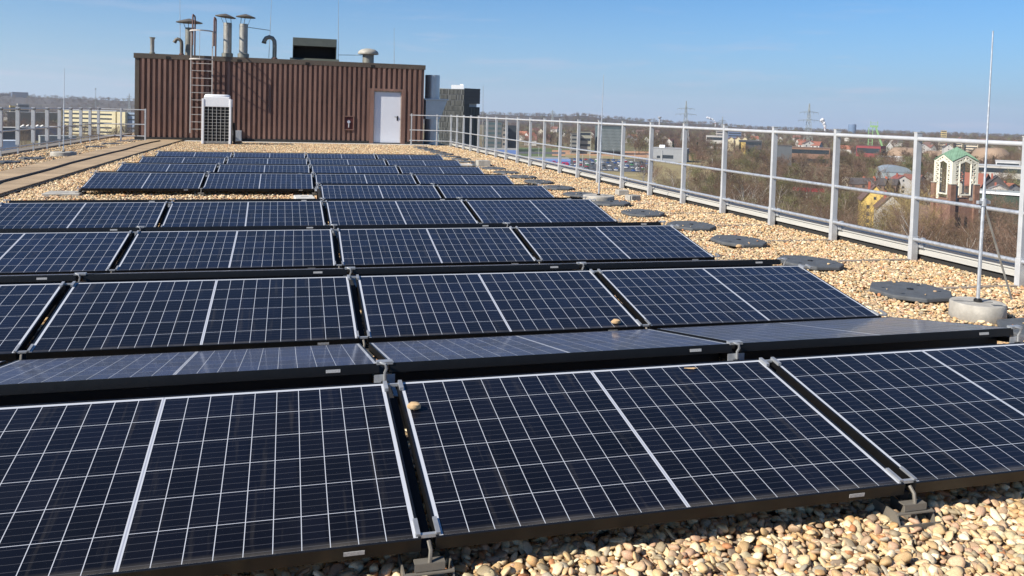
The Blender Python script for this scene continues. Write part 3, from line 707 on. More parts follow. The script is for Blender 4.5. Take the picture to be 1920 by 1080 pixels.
# ------------------------------------------------------------------ air conditioning unit
YA = 35.1
p0, p1 = AY(378,225,YA), AY(433.5,225,YA); x0, x1 = p0.x, p1.x
zt = AY(405,176,YA).z
t = thing('air_conditioner', 'white upright air conditioning unit with a dark grille before the brown wall', 'air conditioner', (x0, YA, 0))
zg0, zg1 = AY(405,265,YA).z, AY(405,200.5,YA).z; zc = zt-.10
w_ = x1-x0; pw = .085
for x in (x0, x1-pw):
    for y in (YA, YA+.72): MB().box(x, x+pw, y, y+.06, .03, zc-.10).build('corner_post', M['white'], t, bevel=.012)
b = MB(); b.box(x0+pw+.002, x1-pw-.002, YA+.10, YA+.70, zg0, zg1); b.build('coil', M['void'], t)
b = MB(); b.box(x0+pw-.01, x1-pw+.01, YA+.02, YA+.76, zg1, zc-.02); b.build('top_panel', M['white'], t, bevel=.015)
b = MB(); cx, cy_ = (x0+x1)/2, YA+.39
ring = [(1,0),(1,.05),(.93,.09),(.80,.10),(.78,.06)]
n = 36; vs = []
for s_, z in ring:
    for j in range(n):
        a = 2*math.pi*j/n; ca, sa = math.cos(a), math.sin(a); e = 4.0
        k = (abs(ca)**e + abs(sa)**e)**(-1/e)
        vs.append((cx + (w_/2-.07)*s_*k*ca, cy_ + .36*s_*k*sa, zc-.02+z))
b.add(vs, [(i*n+j,i*n+(j+1)%n,(i+1)*n+(j+1)%n,(i+1)*n+j) for i in range(len(ring)-1) for j in range(n)] + [tuple((len(ring)-1)*n+j for j in range(n))]); b.sm = True
b.build('fan_shroud', M['white'], t)
b = MB()
for i in range(1, 6): x = x0+pw+(w_-2*pw)*i/6; b.box(x-.008, x+.008, YA+.03, YA+.045, zg0, zg1)
for i in range(0, 11): z = zg0+(zg1-zg0)*i/11; b.box(x0+pw, x1-pw, YA+.046, YA+.06, z-.007, z+.007)
b.build('grille', M['alu_dull'], t)
b = MB(); b.box(x0+pw+.003, x1-pw-.003, YA+.03, YA+.70, .06, zg0-.015); b.build('base_sill', M['stack'], t)
b = MB()
for x in (x0+.04, x1-.14): b.box(x, x+.10, YA+.05, YA+.7, 0, .055)
b.build('foot', M['plastic'], t)
b = MB(); b.box(x1+.002, x1+.02, YA+.1, YA+.7, .15, zg1); b.build('side_coil', M['stack_dk'], t)
# cabinet and cables
p = AY(433, 264, BY-.35); p2 = AY(453, 245, BY-.35)
t = thing('grey_cabinet', 'light grey electrical cabinet beside the air conditioning unit', 'cabinet', (p.x, BY-.35, p.z))
bz = max(.05, p.z)
MB().box(p.x, p2.x, BY-.35, BY-.095, bz, p2.z).build('housing', M['duct'], t, bevel=.01); MB().box(p.x+.03, p2.x-.03, BY-.36, BY-.351, bz+.04, p2.z-.04).build('door', M['duct'], t)
for x in (p.x+.04, p2.x-.08): MB().box(x, x+.04, BY-.33, BY-.12, .0, bz).build('foot', M['plastic'], t)
b = MB().tube([(x1+.08,YA+.5,.9),(x1+.10,YA+.5,.4),(x1+.09,YA+.55,.06),(x1+.3,YA+1.6,.06),(p.x+.1,BY-.5,.06),(p.x+.1,BY-.4,.3)], .05, 8)
tag(b.build('pipe_lagging', M['plastic']), 'black insulated pipe from the air conditioner to the grey cabinet', 'pipe')
# ------------------------------------------------------------------ left railing
lf = thing('guardrail', 'silver guardrail along the left roof edge with a short return to the brown house', 'railing', (-7.9, 25, 0))
LX = -7.9; ly = []
for px in (1, 32, 61, 88, 111, 132, 150, 168, 185):
    d = ray(px, 200); k = (LX - CP.x)/d.x; ly.append(CP.y + d.y*k)
ly = [25.0 + (y_-ly[0])*1.0 for y_ in ly]
st = (ly[-1]-ly[0])/8; LYs = [ly[0]-st*3, ly[0]-st*2, ly[0]-st] + [ly[0]+st*i for i in range(9)]
LH = 1.375
for y_ in LYs:
    pp = Vector((LX, y_, 0)); b = MB().box(LX-.05, LX+.05, y_-.06, y_+.02, .30, LH); o = b.build('post', M['alu'], lf, bevel=.004)
    MB().box(LX-.02, LX+.02, y_-.02, y_+.02, .0, .30).build('post_foot', M['galv'], o)
    MB().box(LX-.055, LX+.055, y_-.065, y_+.025, LH-.07, LH-.03).build('rail_strap', M['stack_dk'], o)
for z, nm in ((LH-.05,'top_rail'),(.72,'middle_rail'),(.24,'bottom_rail')):
    MB().tube([(LX,LYs[0]-.5,z),(LX,LYs[-1],z)], .022, 8).build(nm, M['galv'], lf)
    MB().tube([(LX,LYs[-1],z),(-6.15,LYs[-1]+.02,z)], .022, 8).build('return_rail', M['alu'], lf)
yl = LYs[-1]
for px in (227, 272.5):
    x = AY(px, 230, yl).x; MB().box(x-.03, x+.03, yl-.03, yl+.03, 0, LH).build('return_post', M['alu'], lf, bevel=.004)
lp = thing('parapet', 'low parapet with metal coping under the left guardrail', 'parapet wall', (LX-.3, 25, 0))
MB().box(LX-.5, LX-.12, 6, 45, 0, .07).build('upstand', M['conc'], lp); MB().box(LX-.55, LX-.10, 6, 45, .073, .09).build('coping', M['grey_top'], lp)
lpad = 0
for k, (px, py) in enumerate([(10,307),(60,300),(178,277.5),(208,271.5),(236,266.5),(255,264)]):
    g = G(px, py); o = dup(pad0); o.location = (g.x, g.y, .02); o.rotation_euler = (0,0,.2*k); o['label'] = f'dark octagonal ballast pad by the left guardrail, {NUM[k]} of six counting away'; o['group'] = 'dark ballast pads along the left guardrail'
# back parapet behind everything
# ================================================================== pebbles: one loose mass
def pebble_protos():
    c = bpy.data.collections.new('pebble_shapes')
    r_ = random.Random(3)
    for k in range(16):
        bm = bmesh.new(); bmesh.ops.create_icosphere(bm, subdivisions=2, radius=.5)
        sx, sy, sz = r_.uniform(.85,1.2), r_.uniform(.6,.85), r_.uniform(.34,.6)
        ph = [r_.uniform(0,6) for _ in range(6)]
        for v in bm.verts:
            q = v.co.normalized()
            d = 1 + .17*math.sin(3*q.x+ph[0]) + .12*math.sin(4*q.y+ph[1]) + .10*math.sin(3.5*q.z+ph[2]+2*q.x) + .06*math.sin(7*q.x+5*q.y+ph[3])
            v.co = q*.5*d
        for _ in range(6):
            nn = Vector((r_.gauss(0,1), r_.gauss(0,1), r_.gauss(0,1))).normalized(); cc = r_.uniform(.30,.46)
            for v in bm.verts:
                e = v.co.dot(nn)
                if e > cc: v.co -= nn*(e-cc)*.92
        for v in bm.verts: v.co = Vector((v.co.x*sx, v.co.y*sy, v.co.z*sz))
        me = bpy.data.meshes.new('pebble'); bm.to_mesh(me); bm.free()
        me.polygons.foreach_set('use_smooth', [True]*len(me.polygons)); me.materials.append(M['pebble'])
        o = bpy.data.objects.new('pebble', me); c.objects.link(o)
    return c
def gn_scatter(name, pts, rot, scl, coll, kind='stuff', extra=None):
    me = bpy.data.meshes.new(name); me.vertices.add(len(pts)); me.vertices.foreach_set('co', np.asarray(pts, np.float32).ravel())
    a = me.attributes.new('rot', 'FLOAT_VECTOR', 'POINT'); a.data.foreach_set('vector', np.asarray(rot, np.float32).ravel())
    a = me.attributes.new('scl', 'FLOAT_VECTOR', 'POINT'); a.data.foreach_set('vector', np.asarray(scl, np.float32).ravel())
    o = bpy.data.objects.new(name, me); COL.objects.link(o)
    g = bpy.data.node_groups.new(name, 'GeometryNodeTree')
    g.interface.new_socket('Geometry', in_out='INPUT', socket_type='NodeSocketGeometry'); g.interface.new_socket('Geometry', in_out='OUTPUT', socket_type='NodeSocketGeometry')
    gi = g.nodes.new('NodeGroupInput'); go = g.nodes.new('NodeGroupOutput')
    iop = g.nodes.new('GeometryNodeInstanceOnPoints'); ci = g.nodes.new('GeometryNodeCollectionInfo')
    ci.inputs['Collection'].default_value = coll; ci.inputs['Separate Children'].default_value = True; ci.inputs['Reset Children'].default_value = True
    iop.inputs['Pick Instance'].default_value = True
    na = g.nodes.new('GeometryNodeInputNamedAttribute'); na.data_type = 'FLOAT_VECTOR'; na.inputs['Name'].default_value = 'rot'
    ns = g.nodes.new('GeometryNodeInputNamedAttribute'); ns.data_type = 'FLOAT_VECTOR'; ns.inputs['Name'].default_value = 'scl'
    er = g.nodes.new('FunctionNodeEulerToRotation')
    ri = g.nodes.new('FunctionNodeRandomValue'); ri.data_type = 'INT'; ri.inputs[4].default_value = 0; ri.inputs[5].default_value = max(0, len(coll.objects)-1)
    l = g.links.new
    l(gi.outputs[0], iop.inputs['Points']); l(ci.outputs[0], iop.inputs['Instance'])
    l(na.outputs['Attribute'], er.inputs[0]); l(er.outputs[0], iop.inputs['Rotation']); l(ns.outputs['Attribute'], iop.inputs['Scale'])
    l([s for s in ri.outputs if s.enabled][0], iop.inputs['Instance Index']); l(iop.outputs[0], go.inputs[0])
    md = o.modifiers.new('scatter', 'NODES'); md.node_group = g
    if kind: o['kind'] = kind
    return o
rs = np.random.RandomState(11)
def field(x0, x1, y0, y1, dens, smin, smax):
    n = int((x1-x0)*(y1-y0)*dens)
    x = rs.uniform(x0, x1, n); y = rs.uniform(y0, y1, n); s = smin + (smax-smin)*rs.beta(1.5, 3.0, n)
    return np.stack([x, y, s], 1)
PF = [field(-1.6, 7.0, 1.0, 3.3, 3800, .014, .062), field(3.2, 6.6, 3.3, 9, 2300, .020, .052), field(3.2, 6.65, 9, 20, 1150, .027, .056), field(3.0, 6.75, 20, 37.6, 480, .04, .075),
      field(-3.9, 3.4, 11.0, 14.2, 800, .032, .065), field(-4.78, -3.2, 9, 22, 800, .032, .066), field(-4.78, 3.2, 21.5, 37.4, 480, .04, .075), field(-4.78, -3.2, 3, 9, 500, .03, .066), field(-8.0, -6.25, 9, 22, 700, .034, .07), field(-8.0, -6.25, 22, 40, 480, .04, .075),
      field(-3.4, 3.4, 3.3, 11, 150, .03, .06), field(-3.4, 3.4, 14, 22, 100, .03, .06)]
PF = np.concatenate(PF)
ok = np.ones(len(PF), bool)
ok &= ~((PF[:,0] > 4.74) & (PF[:,0] < 5.38) & (np.abs(((PF[:,1]-FY+.14+FS/2) % FS)-FS/2) < .33) & (PF[:,1] > 4.5) & (PF[:,1] < 35.5) & (rs.rand(len(PF)) < .96))
ok &= np.hypot(PF[:,0]-g1.x, PF[:,1]-g1.y) > .26; ok &= np.hypot(PF[:,0]-g2.x, PF[:,1]-g2.y) > .34; ok &= np.hypot(PF[:,0]-g3.x, PF[:,1]-g3.y) > .4
PF = PF[ok]; n = len(PF)
lay = rs.rand(n)
z = .004 + PF[:,2]*(.16 + .42*lay) + np.array([gravel_h(a, b_) for a, b_ in PF[:,:2]])
rot = np.stack([rs.normal(0,.35,n), rs.normal(0,.35,n), rs.uniform(0,6.283,n)], 1)
scl = np.repeat(PF[:,2:3], 3, 1) * rs.uniform(.9,1.15,(n,3))
ex = []
for i in range(-2, 20):                                   # stray pebbles on the pads
    for _ in range(int(rs.randint(2, 9))):
        a, r = rs.uniform(0, 6.283), rs.uniform(.16, .31); s_ = rs.uniform(.018, .036)
        ex.append((5.06+r*math.cos(a), FY+FS*i-.14+r*math.sin(a), .072+s_*.25, s_))
ex = np.array(ex); PF = np.concatenate([PF, np.stack([ex[:,0], ex[:,1], ex[:,3]],1)]); z = np.concatenate([z, ex[:,2]]); ne = len(ex)
rot = np.concatenate([rot, np.stack([rs.normal(0,.2,ne), rs.normal(0,.2,ne), rs.uniform(0,6.28,ne)],1)]); scl = np.concatenate([scl, np.repeat(ex[:,3:4],3,1)])
gn_scatter('gravel', np.stack([PF[:,0], PF[:,1], z], 1), rot, scl, pebble_protos())
# ================================================================== the town below
HR = Vector((_cy, -_sy, 0)); HF = Vector((_sy, _cy, 0))      # level right / forward
M['twig'] = mat('bare_twigs', (.135,.098,.064), .85, 0, .3, .6, rand=.95, spec=.1)
M['twig_r'] = mat('reddish_twigs', (.138,.090,.066), .85, 0, .3, .6, rand=.95, spec=.1)
M['twig_y'] = mat('willow_twigs', (.27,.205,.095), .85, 0, .3, .6, rand=.95, spec=.1)
M['twig_g'] = mat('budding_twigs', (.145,.14,.065), .85, 0, .3, .6, rand=.95, spec=.1)
M['bark'] = mat('bark', (.22,.18,.14), .9, 0, .3, 1.5, rand=.4, spec=.1)
M['birch'] = mat('birch_bark', (.40,.37,.33), .8, 0, .35, 2.0, rand=.3, spec=.1)
M['fir'] = mat('fir_needles', (.028,.042,.020), .85, 0, .35, .8, rand=.4, spec=.1)
def ground_mat():
    mt, nt_, b = newmat('ground'); q = NT(nt_)
    tc = q.n('ShaderNodeTexCoord')
    a = q.noise(.004, 5, .55, tc.outputs['Object']); d = q.noise(.03, 6, .65, tc.outputs['Object']); e = q.noise(.35, 4, .6, tc.outputs['Object'])
    c = q.ramp(a, [(.35,(.13,.10,.062)), (.48,(.18,.145,.08)), (.58,(.15,.15,.07)), (.7,(.24,.19,.11))])
    c = q.mix(q.math('MULTIPLY', d, .6), c, (.17,.13,.085))
    c = q.mix(1., c, q.ramp(e, [(.3,(.65,.65,.65)), (.7,(1.3,1.3,1.3))]), 'MULTIPLY')
    q.link(c, b.inputs['Base Color']); b.inputs['Roughness'].default_value = .95; b.inputs['Specular IOR Level'].default_value = .1
    return mt
M['ground'] = ground_mat()
M['asphalt'] = mat('asphalt', (.075,.075,.078), .9, 0, .25, .1)
M['grass'] = mat('meadow', (.085,.115,.035), .95, 0, .35, .06)
M['drygrass'] = mat('dry_meadow', (.25,.20,.09), .95, 0, .3, .05)
M['sand'] = mat('bare_earth', (.38,.21,.11), .95, 0, .25, .05)
M['mound'] = mat('spoil_earth', (.27,.19,.13), .95, 0, .25, .05)
GR = 4300.
b = MB(); n = 96
b.add([(GR*math.cos(2*math.pi*i/n), GR*math.sin(2*math.pi*i/n), ZG) for i in range(n)], [tuple(range(n))])
tag(b.build('ground', M['ground']), kind='structure')
lay_n = [0]
def patch(name, m_, pix):
    lay_n[0] += 1; z = ZG + .03*lay_n[0]
    P = [G(x, y, z) for x, y in pix]
    tag(MB().add([(p.x,p.y,z) for p in P], [tuple(range(len(P)))]).build(name, M[m_]), kind='structure')
patch('meadow', 'grass', [(960,276),(1240,284),(1330,300),(1200,312),(960,300)])
patch('bare_field', 'sand', [(1035,281),(1235,284),(1330,292),(1330,299),(1180,297),(1035,292)])
patch('dry_meadow', 'drygrass', [(1060,290),(1290,298),(1420,318),(1420,333),(1200,338),(1060,318)])
patch('pond', 'asphalt', [(965,284),(1060,285),(1060,289),(965,288)])
patch('car_park', 'asphalt', [(1062,299),(1225,303),(1225,324),(1058,318)])
patch('road', 'asphalt', [(960,297.5),(1062,296),(1240,299.5),(1300,311),(1298,313),(1238,302),(1062,298.5),(960,300)])
patch('meadow', 'drygrass', [(1000,322),(1230,328),(1235,352),(1000,340)])
patch('meadow', 'grass', [(1640,300),(1700,302),(1700,312),(1620,312)])
patch('road', 'asphalt', [(1565,410),(1640,430),(1680,460),(1640,470),(1560,440)])
patch('meadow', 'drygrass', [(0,214),(118,213),(118,232),(0,236)])
# ridge of hills along the horizon
prof = [(-500,160),(-250,164),(-100,168),(0,175),(60,181),(130,183),(190,186),(250,188),(400,192),(600,198),(800,206),(900,213),(940,213),(990,215),(1040,217),(1090,216),(1140,221),(1200,226),(1260,230),(1330,232),(1400,239),(1500,243),(1600,248),(1700,250),(1800,254),(1920,258),(2100,264),(2400,270)]
DH = 3900.
vs = []; nx = 400; rows_ = 10
pxs = np.linspace(-500, 2400, nx); tops = np.interp(pxs, [p[0] for p in prof], [p[1] for p in prof])
hr = np.random.RandomState(4)
bump = np.convolve(hr.rand(nx+40), np.ones(12)/12, 'same')[20:-20] - .5 + (np.convolve(hr.rand(nx+8), np.ones(3)/3, 'same')[4:-4]-.5)*.35
for j in range(rows_):
    t = j/(rows_-1)
    for i in range(nx):
        base = AD(pxs[i], 230, DH)
        top = AD(pxs[i], tops[i] + bump[i]*3.2, DH).z
        d = Vector((base.x-CP.x, base.y-CP.y, 0))*( (2900 + 1300*t)/DH )
        zz = ZG - 3 + (max(top, ZG+4)-ZG)*math.sin(min(1, t*1.25)*math.pi/2)**1.3*(1 if t < .85 else 1-(t-.85)*2.0)
        vs.append((CP.x+d.x, CP.y+d.y, zz + (hr.rand()-.5)*3*(1 if .1<t else 0)))
fs = [(j*nx+i, j*nx+i+1, (j+1)*nx+i+1, (j+1)*nx+i) for j in range(rows_-1) for i in range(nx-1)]
vs_h = list(vs)
M['hill'] = mat('wooded_hill', (.075,.064,.058), .95, 0, .45, .012, spec=.05)
tag(MB().add(vs, fs).build('hills', M['hill'], smooth=True), kind='structure')

# ------------------------------------------------------------------ bare winter trees
def tree_mesh(seed, h, spread, levels=(9,7,6,4), start=.25, tw=.036, stems=1, droop=.0):
    r_ = random.Random(seed); trunk = MB(); tv = []; tf = []
    def rv(): return Vector((r_.gauss(0,1), r_.gauss(0,1), r_.gauss(0,1))).normalized()
    def tri(p, q, wd):
        d = (q-p); s = d.cross(rv()).normalized()*wd/2; k = len(tv)
        tv.extend([p-s, p+s, q]); tf.append((k,k+1,k+2))
    def grow(p, d, ln, rad, lv):
        pts = [p]; dd = d.copy()
        for i in range(3):
            dd = (dd + rv()*.16 + Vector((0,0,.10 if lv < 2 else .04-droop))).normalized(); pts.append(pts[-1] + dd*ln/3)
        if lv <= 1: trunk.tube(pts, [rad, rad*.8, rad*.6, rad*.35], 6 if lv == 0 else 4, cap=False)
        else:
            for a, b_ in zip(pts[:-1], pts[1:]): tri(a, b_ + (b_-a)*.3, max(rad*1.6, tw))
        if lv >= len(levels):
            return
        nb = levels[lv]
        for i in range(nb):
            t = (start if lv == 0 else .2) + (1-(start if lv == 0 else .2))*(i+r_.random())/nb
            k = min(2, int(t*3)); q = pts[k].lerp(pts[k+1], t*3-k)
            ax = (pts[k+1]-pts[k]).normalized()
            side = ax.cross(rv()).normalized()
            ang = r_.uniform(.5, 1.05) if lv == 0 else r_.uniform(.4, 1.0)
            nd = (ax*math.cos(ang) + side*math.sin(ang)*spread).normalized()
            if lv >= 2: nd = (nd + Vector((0,0,-droop*2))).normalized()
            grow(q, nd, ln*(.62 if lv == 0 else .55)*(1.1-.45*t if lv == 0 else 1)*r_.uniform(.8,1.2), rad*.45*(1.1-.5*t), lv+1)
    for s in range(stems):
        off = Vector((r_.gauss(0,.5), r_.gauss(0,.5), 0)) if stems > 1 else Vector()
        d = Vector((r_.gauss(0,.06 if stems == 1 else .35), r_.gauss(0,.06 if stems == 1 else .35), 1)).normalized()
        grow(off, d, h*.82, h*.016+.05, 0)
    crown = MB(); crown.v = [tuple(v) for v in tv]; crown.f = tf
    return trunk, crown
def fir_mesh(seed, h):
    r_ = random.Random(seed); tr = MB().tube([(0,0,0),(0,0,h*.95)], [h*.018, .03], 6); c = MB(); v = []; f = []
    for i in range(900):
        t = r_.random()**.8; z = h*(.1+.9*t); rad = h*.2*(1-t)*r_.uniform(.5,1.08)+.1; a = r_.uniform(0,6.283)
        p = Vector((rad*math.cos(a), rad*math.sin(a), z)); k = len(v); s = h*.035*r_.uniform(.6,1.5)
        d1 = Vector((math.cos(a),math.sin(a),-.5))*s; d2 = Vector((-math.sin(a),math.cos(a),0))*s*.6
        v.extend([p-d1-d2, p-d1+d2, p+d1]); f.append((k,k+1,k+2))
    c.v = [tuple(q) for q in v]; c.f = f
    return tr, c
KINDS = {}
def kind(key, maker, crown_m, trunk_m):
    tr, cr = maker
    t = bpy.data.objects.new('bare_tree' if key != 'fir' else 'fir_tree', None)
    a = tr.build('trunk', M[trunk_m], None, (0,0,0), smooth=True); c = cr.build('crown', M[crown_m], None, (0,0,0), smooth=False)
    KINDS[key] = (a.data, c.data); bpy.data.objects.remove(a); bpy.data.objects.remove(c); bpy.data.objects.remove(t)
kind('round1', tree_mesh(1, 13, 1.0), 'twig', 'bark'); kind('round2', tree_mesh(2, 13, 1.15, (10,7,6,4), .2), 'twig', 'bark')
kind('red1', tree_mesh(3, 13, .95, (10,7,6,4), .18), 'twig_r', 'bark'); kind('red2', tree_mesh(4, 13, .8, (11,7,5,4), .15), 'twig_r', 'bark')
kind('birch', tree_mesh(5, 14, .65, (12,6,5,4), .22, .035), 'twig_r', 'birch'); kind('green', tree_mesh(6, 12, 1.1, (10,8,6,4), .15), 'twig_g', 'bark')
kind('willow', tree_mesh(7, 14, .8, (8,6,5,4), .15, .038, 3, .04), 'twig_y', 'bark'); kind('bush', tree_mesh(8, 5, 1.2, (6,6,5,4), .1, .035, 5), 'twig', 'bark')
kind('bush_y', tree_mesh(9, 5, 1.2, (6,6,5,4), .1, .035, 5), 'twig_y', 'bark'); kind('bush_g', tree_mesh(10, 5, 1.2, (6,6,5,4), .1, .035, 5), 'twig_g', 'bark')
kind('fir', fir_mesh(11, 14), 'fir', 'bark')
DESC = {'round1': 'brown bare tree with a rounded crown', 'round2': 'wide bare brown tree', 'red1': 'reddish bare tree', 'red2': 'slim reddish bare tree', 'birch': 'slim birch with a pale trunk',
 'green': 'olive green budding tree', 'willow': 'yellowish willow with several stems', 'bush': 'low brown bare bush', 'bush_y': 'low yellowish bare bush', 'bush_g': 'low olive green bush', 'fir': 'dark green fir tree'}
DISPLAY = {'fir': 'fir_tree', 'birch': 'birch_tree', 'willow': 'willow_tree', 'bush': 'bare_bush', 'bush_y': 'bare_bush', 'bush_g': 'bare_bush'}
def tree(key, x, y, s, label, group):
    t = thing(DISPLAY.get(key, 'bare_tree'), label, 'bush' if 'bush' in key else 'tree', group=group, rot=(0,0,rnd.uniform(0,6.28)))
    t.location = (x, y, ZG-.1); t.scale = (s*rnd.uniform(.9,1.15), s*rnd.uniform(.9,1.15), s)
    for nm, me in zip(('trunk','crown'), KINDS[key]):
        o = bpy.data.objects.new(nm, me); COL.objects.link(o); o.parent = t
    return t
FOOT = []        # taken ground: (x, y, radius)
def free(x, y, r=0): return all((x-a)**2+(y-b_)**2 > (c+r)**2 for a, b_, c in FOOT)

# ------------------------------------------------------------------ houses and larger buildings
wallm = {}
def wm(col, rough=.8):
    k = tuple(col)
    if k not in wallm: wallm[k] = mat('render_%d' % len(wallm), col, rough, 0, .10, .4)
    return wallm[k]
M['glass'] = mat('window_glass', (.03,.04,.05), .12, 0, .2, .3, spec=.8)
M['glass_t'] = mat('teal_glass', (.05,.085,.095), .15, 0, .25, .3, spec=.8)
RED, BRN, DRK, GRY, ORG_ = (.175,.082,.062), (.13,.08,.065), (.07,.062,.062), (.20,.20,.20), (.28,.11,.065)
WHT, CRM, YEL, BRK = (.45,.43,.40), (.38,.34,.27), (.62,.44,.13), (.17,.105,.08)
def base_at(px, D): p = AD(px, 215, D); return Vector((p.x, p.y, ZG))
def zpx(px, py, D): return AD(px, py, D).z - ZG
def root(name, label, cat, px, D, yaw, group, clear):
    p = base_at(px, D); t = thing(name, label, cat, group=group, rot=(0,0,-YAW-math.atan((px-960)/FPX)+yaw)); t.location = p
    FOOT.append((p.x, p.y, clear)); return t
def house_at(px, D, w_, dp, he, hr_, yaw, wall, roof, label, win=2, chim=True, ov=.4, group='houses in the town below', m_win='glass', name='house'):
    """gable end faces local -y (the camera when yaw is 0)"""
    t = root(name, label, 'house', px, D, yaw, group, max(w_, dp)*.6)
    x = w_/2
    b = MB(); b.extr([(-x,0,0),(x,0,0),(x,0,he),(0,0,hr_),(-x,0,he)], (0,dp,0)); b.build('wall', wm(wall), t)
    b = MB(); sl = (hr_-he)/x
    for s in (-1, 1):
        b.extr([(s*(x+ov),-ov,he-ov*sl+.02),(0,-ov,hr_+.02),(0,-ov,hr_+.24),(s*(x+ov),-ov,he-ov*sl+.24)], (0,dp+2*ov,0))
    rf = b.build('roof', wm(roof), t)
    if chim: MB().box(-x*.45,-x*.45+.8, dp*.4, dp*.4+.7, (he+hr_)/2, hr_+1.1).build('chimney', wm((.30,.09,.06)), rf)
    if win:
        for k in range(int(he//2.6)):
            for i in range(win):
                wx = -x + w_*(i+.5)/win
                MB().box(wx-.55, wx+.55, -.03, .05, 2.6*k+1.0, 2.6*k+2.3).build('window', M[m_win], t)
        for s in (-1, 1):
            for i in range(max(1, int(dp//4))):
                wy = dp*(i+.5)/max(1, int(dp//4))
                MB().box(s*x-.04, s*x+.04, wy-.6, wy+.6, he-2.0, he-.7).build('window', M[m_win], t)
        MB().box(-.45,.45,-.03,.05,he+.3,he+1.4).build('window', M[m_win], t)
    return t
def block_at(px, D, w_, dp, h, yaw, wall, label, bands=3, roof=GRY, name='building', cat='building', group='larger buildings in the town', m_band='glass', rows_=None, clear=None):
    t = root(name, label, cat, px, D, yaw, group, max(w_, dp)*.6 if clear is None else clear)
    x = w_/2
    MB().box(-x, x, 0, dp, 0, h).build('wall', wm(wall), t)
    MB().box(-x-.25, x+.25, -.25, dp+.25, h+.003, h+.45).build('roof', wm(roof), t)
    fh = h/max(1, bands)
    for k in range(bands):
        MB().box(-x+.8, x-.8, -.05, .05, fh*k+fh*.35, fh*k+fh*.8).build('window_band', M[m_band], t)
        MB().box(x-.05, x+.05, .8, dp-.8, fh*k+fh*.35, fh*k+fh*.8).build('window_band', M[m_band], t)
        MB().box(-x-.05, -x+.05, .8, dp-.8, fh*k+fh*.35, fh*k+fh*.8).build('window_band', M[m_band], t)
    return t
def wpx(n, D): return n*D/FPX

# dark office tower right of the roof house
D = 300; w1, w2 = wpx(60, D), wpx(34, D); yw = .42
t = root('office_tower', 'tall dark office tower with a patterned grey face beside the duct', 'office tower', 869.5, D, 0, None, 16)
h = zpx(870, 167, D); a = .50
ux, uy = -math.cos(a), math.sin(a)          # left face runs away to the left
vx, vy = math.cos(a)*.9, math.sin(a)*1.1    # right face runs away to the right
w1 = wpx(46, D)/math.cos(a); w2 = wpx(30, D)/vx
A0 = Vector((0,0)); A1 = Vector((ux*w1, uy*w1)); A2 = Vector((vx*w2, vy*w2)); A3 = A1 + A2
n1, n0, n2 = zpx(870,194,D), zpx(870,200,D), 0
b = MB(); b.prism([tuple(A0),tuple(A2),tuple(A3),tuple(A1)], n1, h); b.build('upper_body', mat('tower_dark', (.05,.053,.055), .4, 0, .15, .1), t)
k = .33
C0 = A0.lerp(A2, k); 
b = MB(); b.prism([tuple(A0),tuple(C0),tuple(C0+A1),tuple(A1)], 0, n1-.01); ind = A2*.0
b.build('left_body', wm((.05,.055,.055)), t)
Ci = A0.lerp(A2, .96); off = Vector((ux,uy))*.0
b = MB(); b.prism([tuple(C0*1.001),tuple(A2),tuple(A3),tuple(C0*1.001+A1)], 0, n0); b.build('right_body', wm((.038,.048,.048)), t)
b = MB(); b.prism([tuple(C0*1.002+Vector((ux,uy))*1.2),tuple(A2*.98+Vector((ux,uy))*1.2),tuple(A2*.98+Vector((ux,uy))*1.5),tuple(C0*1.002+Vector((ux,uy))*1.5)], n0+.01, n1-.02); b.build('terrace_screen', wm((.5,.52,.55)), t)
# patterned face: staggered pale fins on the left face, fine ribs on the right
fn = Vector((-uy, ux)); fn = fn if fn.y < 0 else -fn
b = MB(); rows_n = 24; cols_n = 19; ff = random.Random(5)
for r_ in range(rows_n):
    for c_ in range(cols_n):
        if ff.random() < .15: continue
        s0 = (c_+.12+ (.35 if r_ % 2 else 0))/cols_n*w1; s1 = s0 + w1/cols_n*ff.uniform(.28,.6)
        if s1 > w1: continue
        z0 = h*(r_+.08)/rows_n; z1 = h*(r_+.92)/rows_n
        p = A0 + Vector((ux,uy))*s0; q_ = A0 + Vector((ux,uy))*s1; o_ = fn*.25
        b.extr([(p.x,p.y,z0),(q_.x,q_.y,z0),(q_.x,q_.y,z1),(p.x,p.y,z1)], (o_.x,o_.y,0))
b.build('facade_fins', wm((.095,.10,.095)), t)
gn = Vector((vy, -vx)); gn = gn if gn.y < 0 else -gn; gn.normalize()
b = MB()
for z in np.arange(n1+1, h, 1.4):
    o_ = gn*.12; b.extr([(A0.x,A0.y,z),(A2.x,A2.y,z),(A2.x,A2.y,z+.35),(A0.x,A0.y,z+.35)], (o_.x,o_.y,0))
b.build('facade_ribs', wm((.06,.06,.065)), t)
b = MB()
for s_ in (.45,.62,.80): p = A2*s_; q_ = A2*(s_+.03); o_ = gn*.15; b.extr([(p.x,p.y,0),(q_.x,q_.y,0),(q_.x,q_.y,n0-.5),(p.x,p.y,n0-.5)], (o_.x,o_.y,0))
b.build('glass_mullions', wm((.09,.11,.10)), t)
cc = A3*.5 + Vector((ux,uy))*w1*.1
b = MB(); b.box(cc.x-2.4, cc.x+2.2, cc.y-2, cc.y+2, h+.01, h+1.5); b.box(cc.x+.8,cc.x+2.0,cc.y-1.2,cc.y+.6,h+1.5,h+1.9); b.build('plant_box', M['white'], t)
# glass pavilion behind it
block_at(829, 330, wpx(22,330), 10, zpx(829,168,330), .1, (.32,.40,.38), 'green glazed block half hidden by the silver duct', 10, (.5,.48,.4), m_band='glass_t', clear=10)
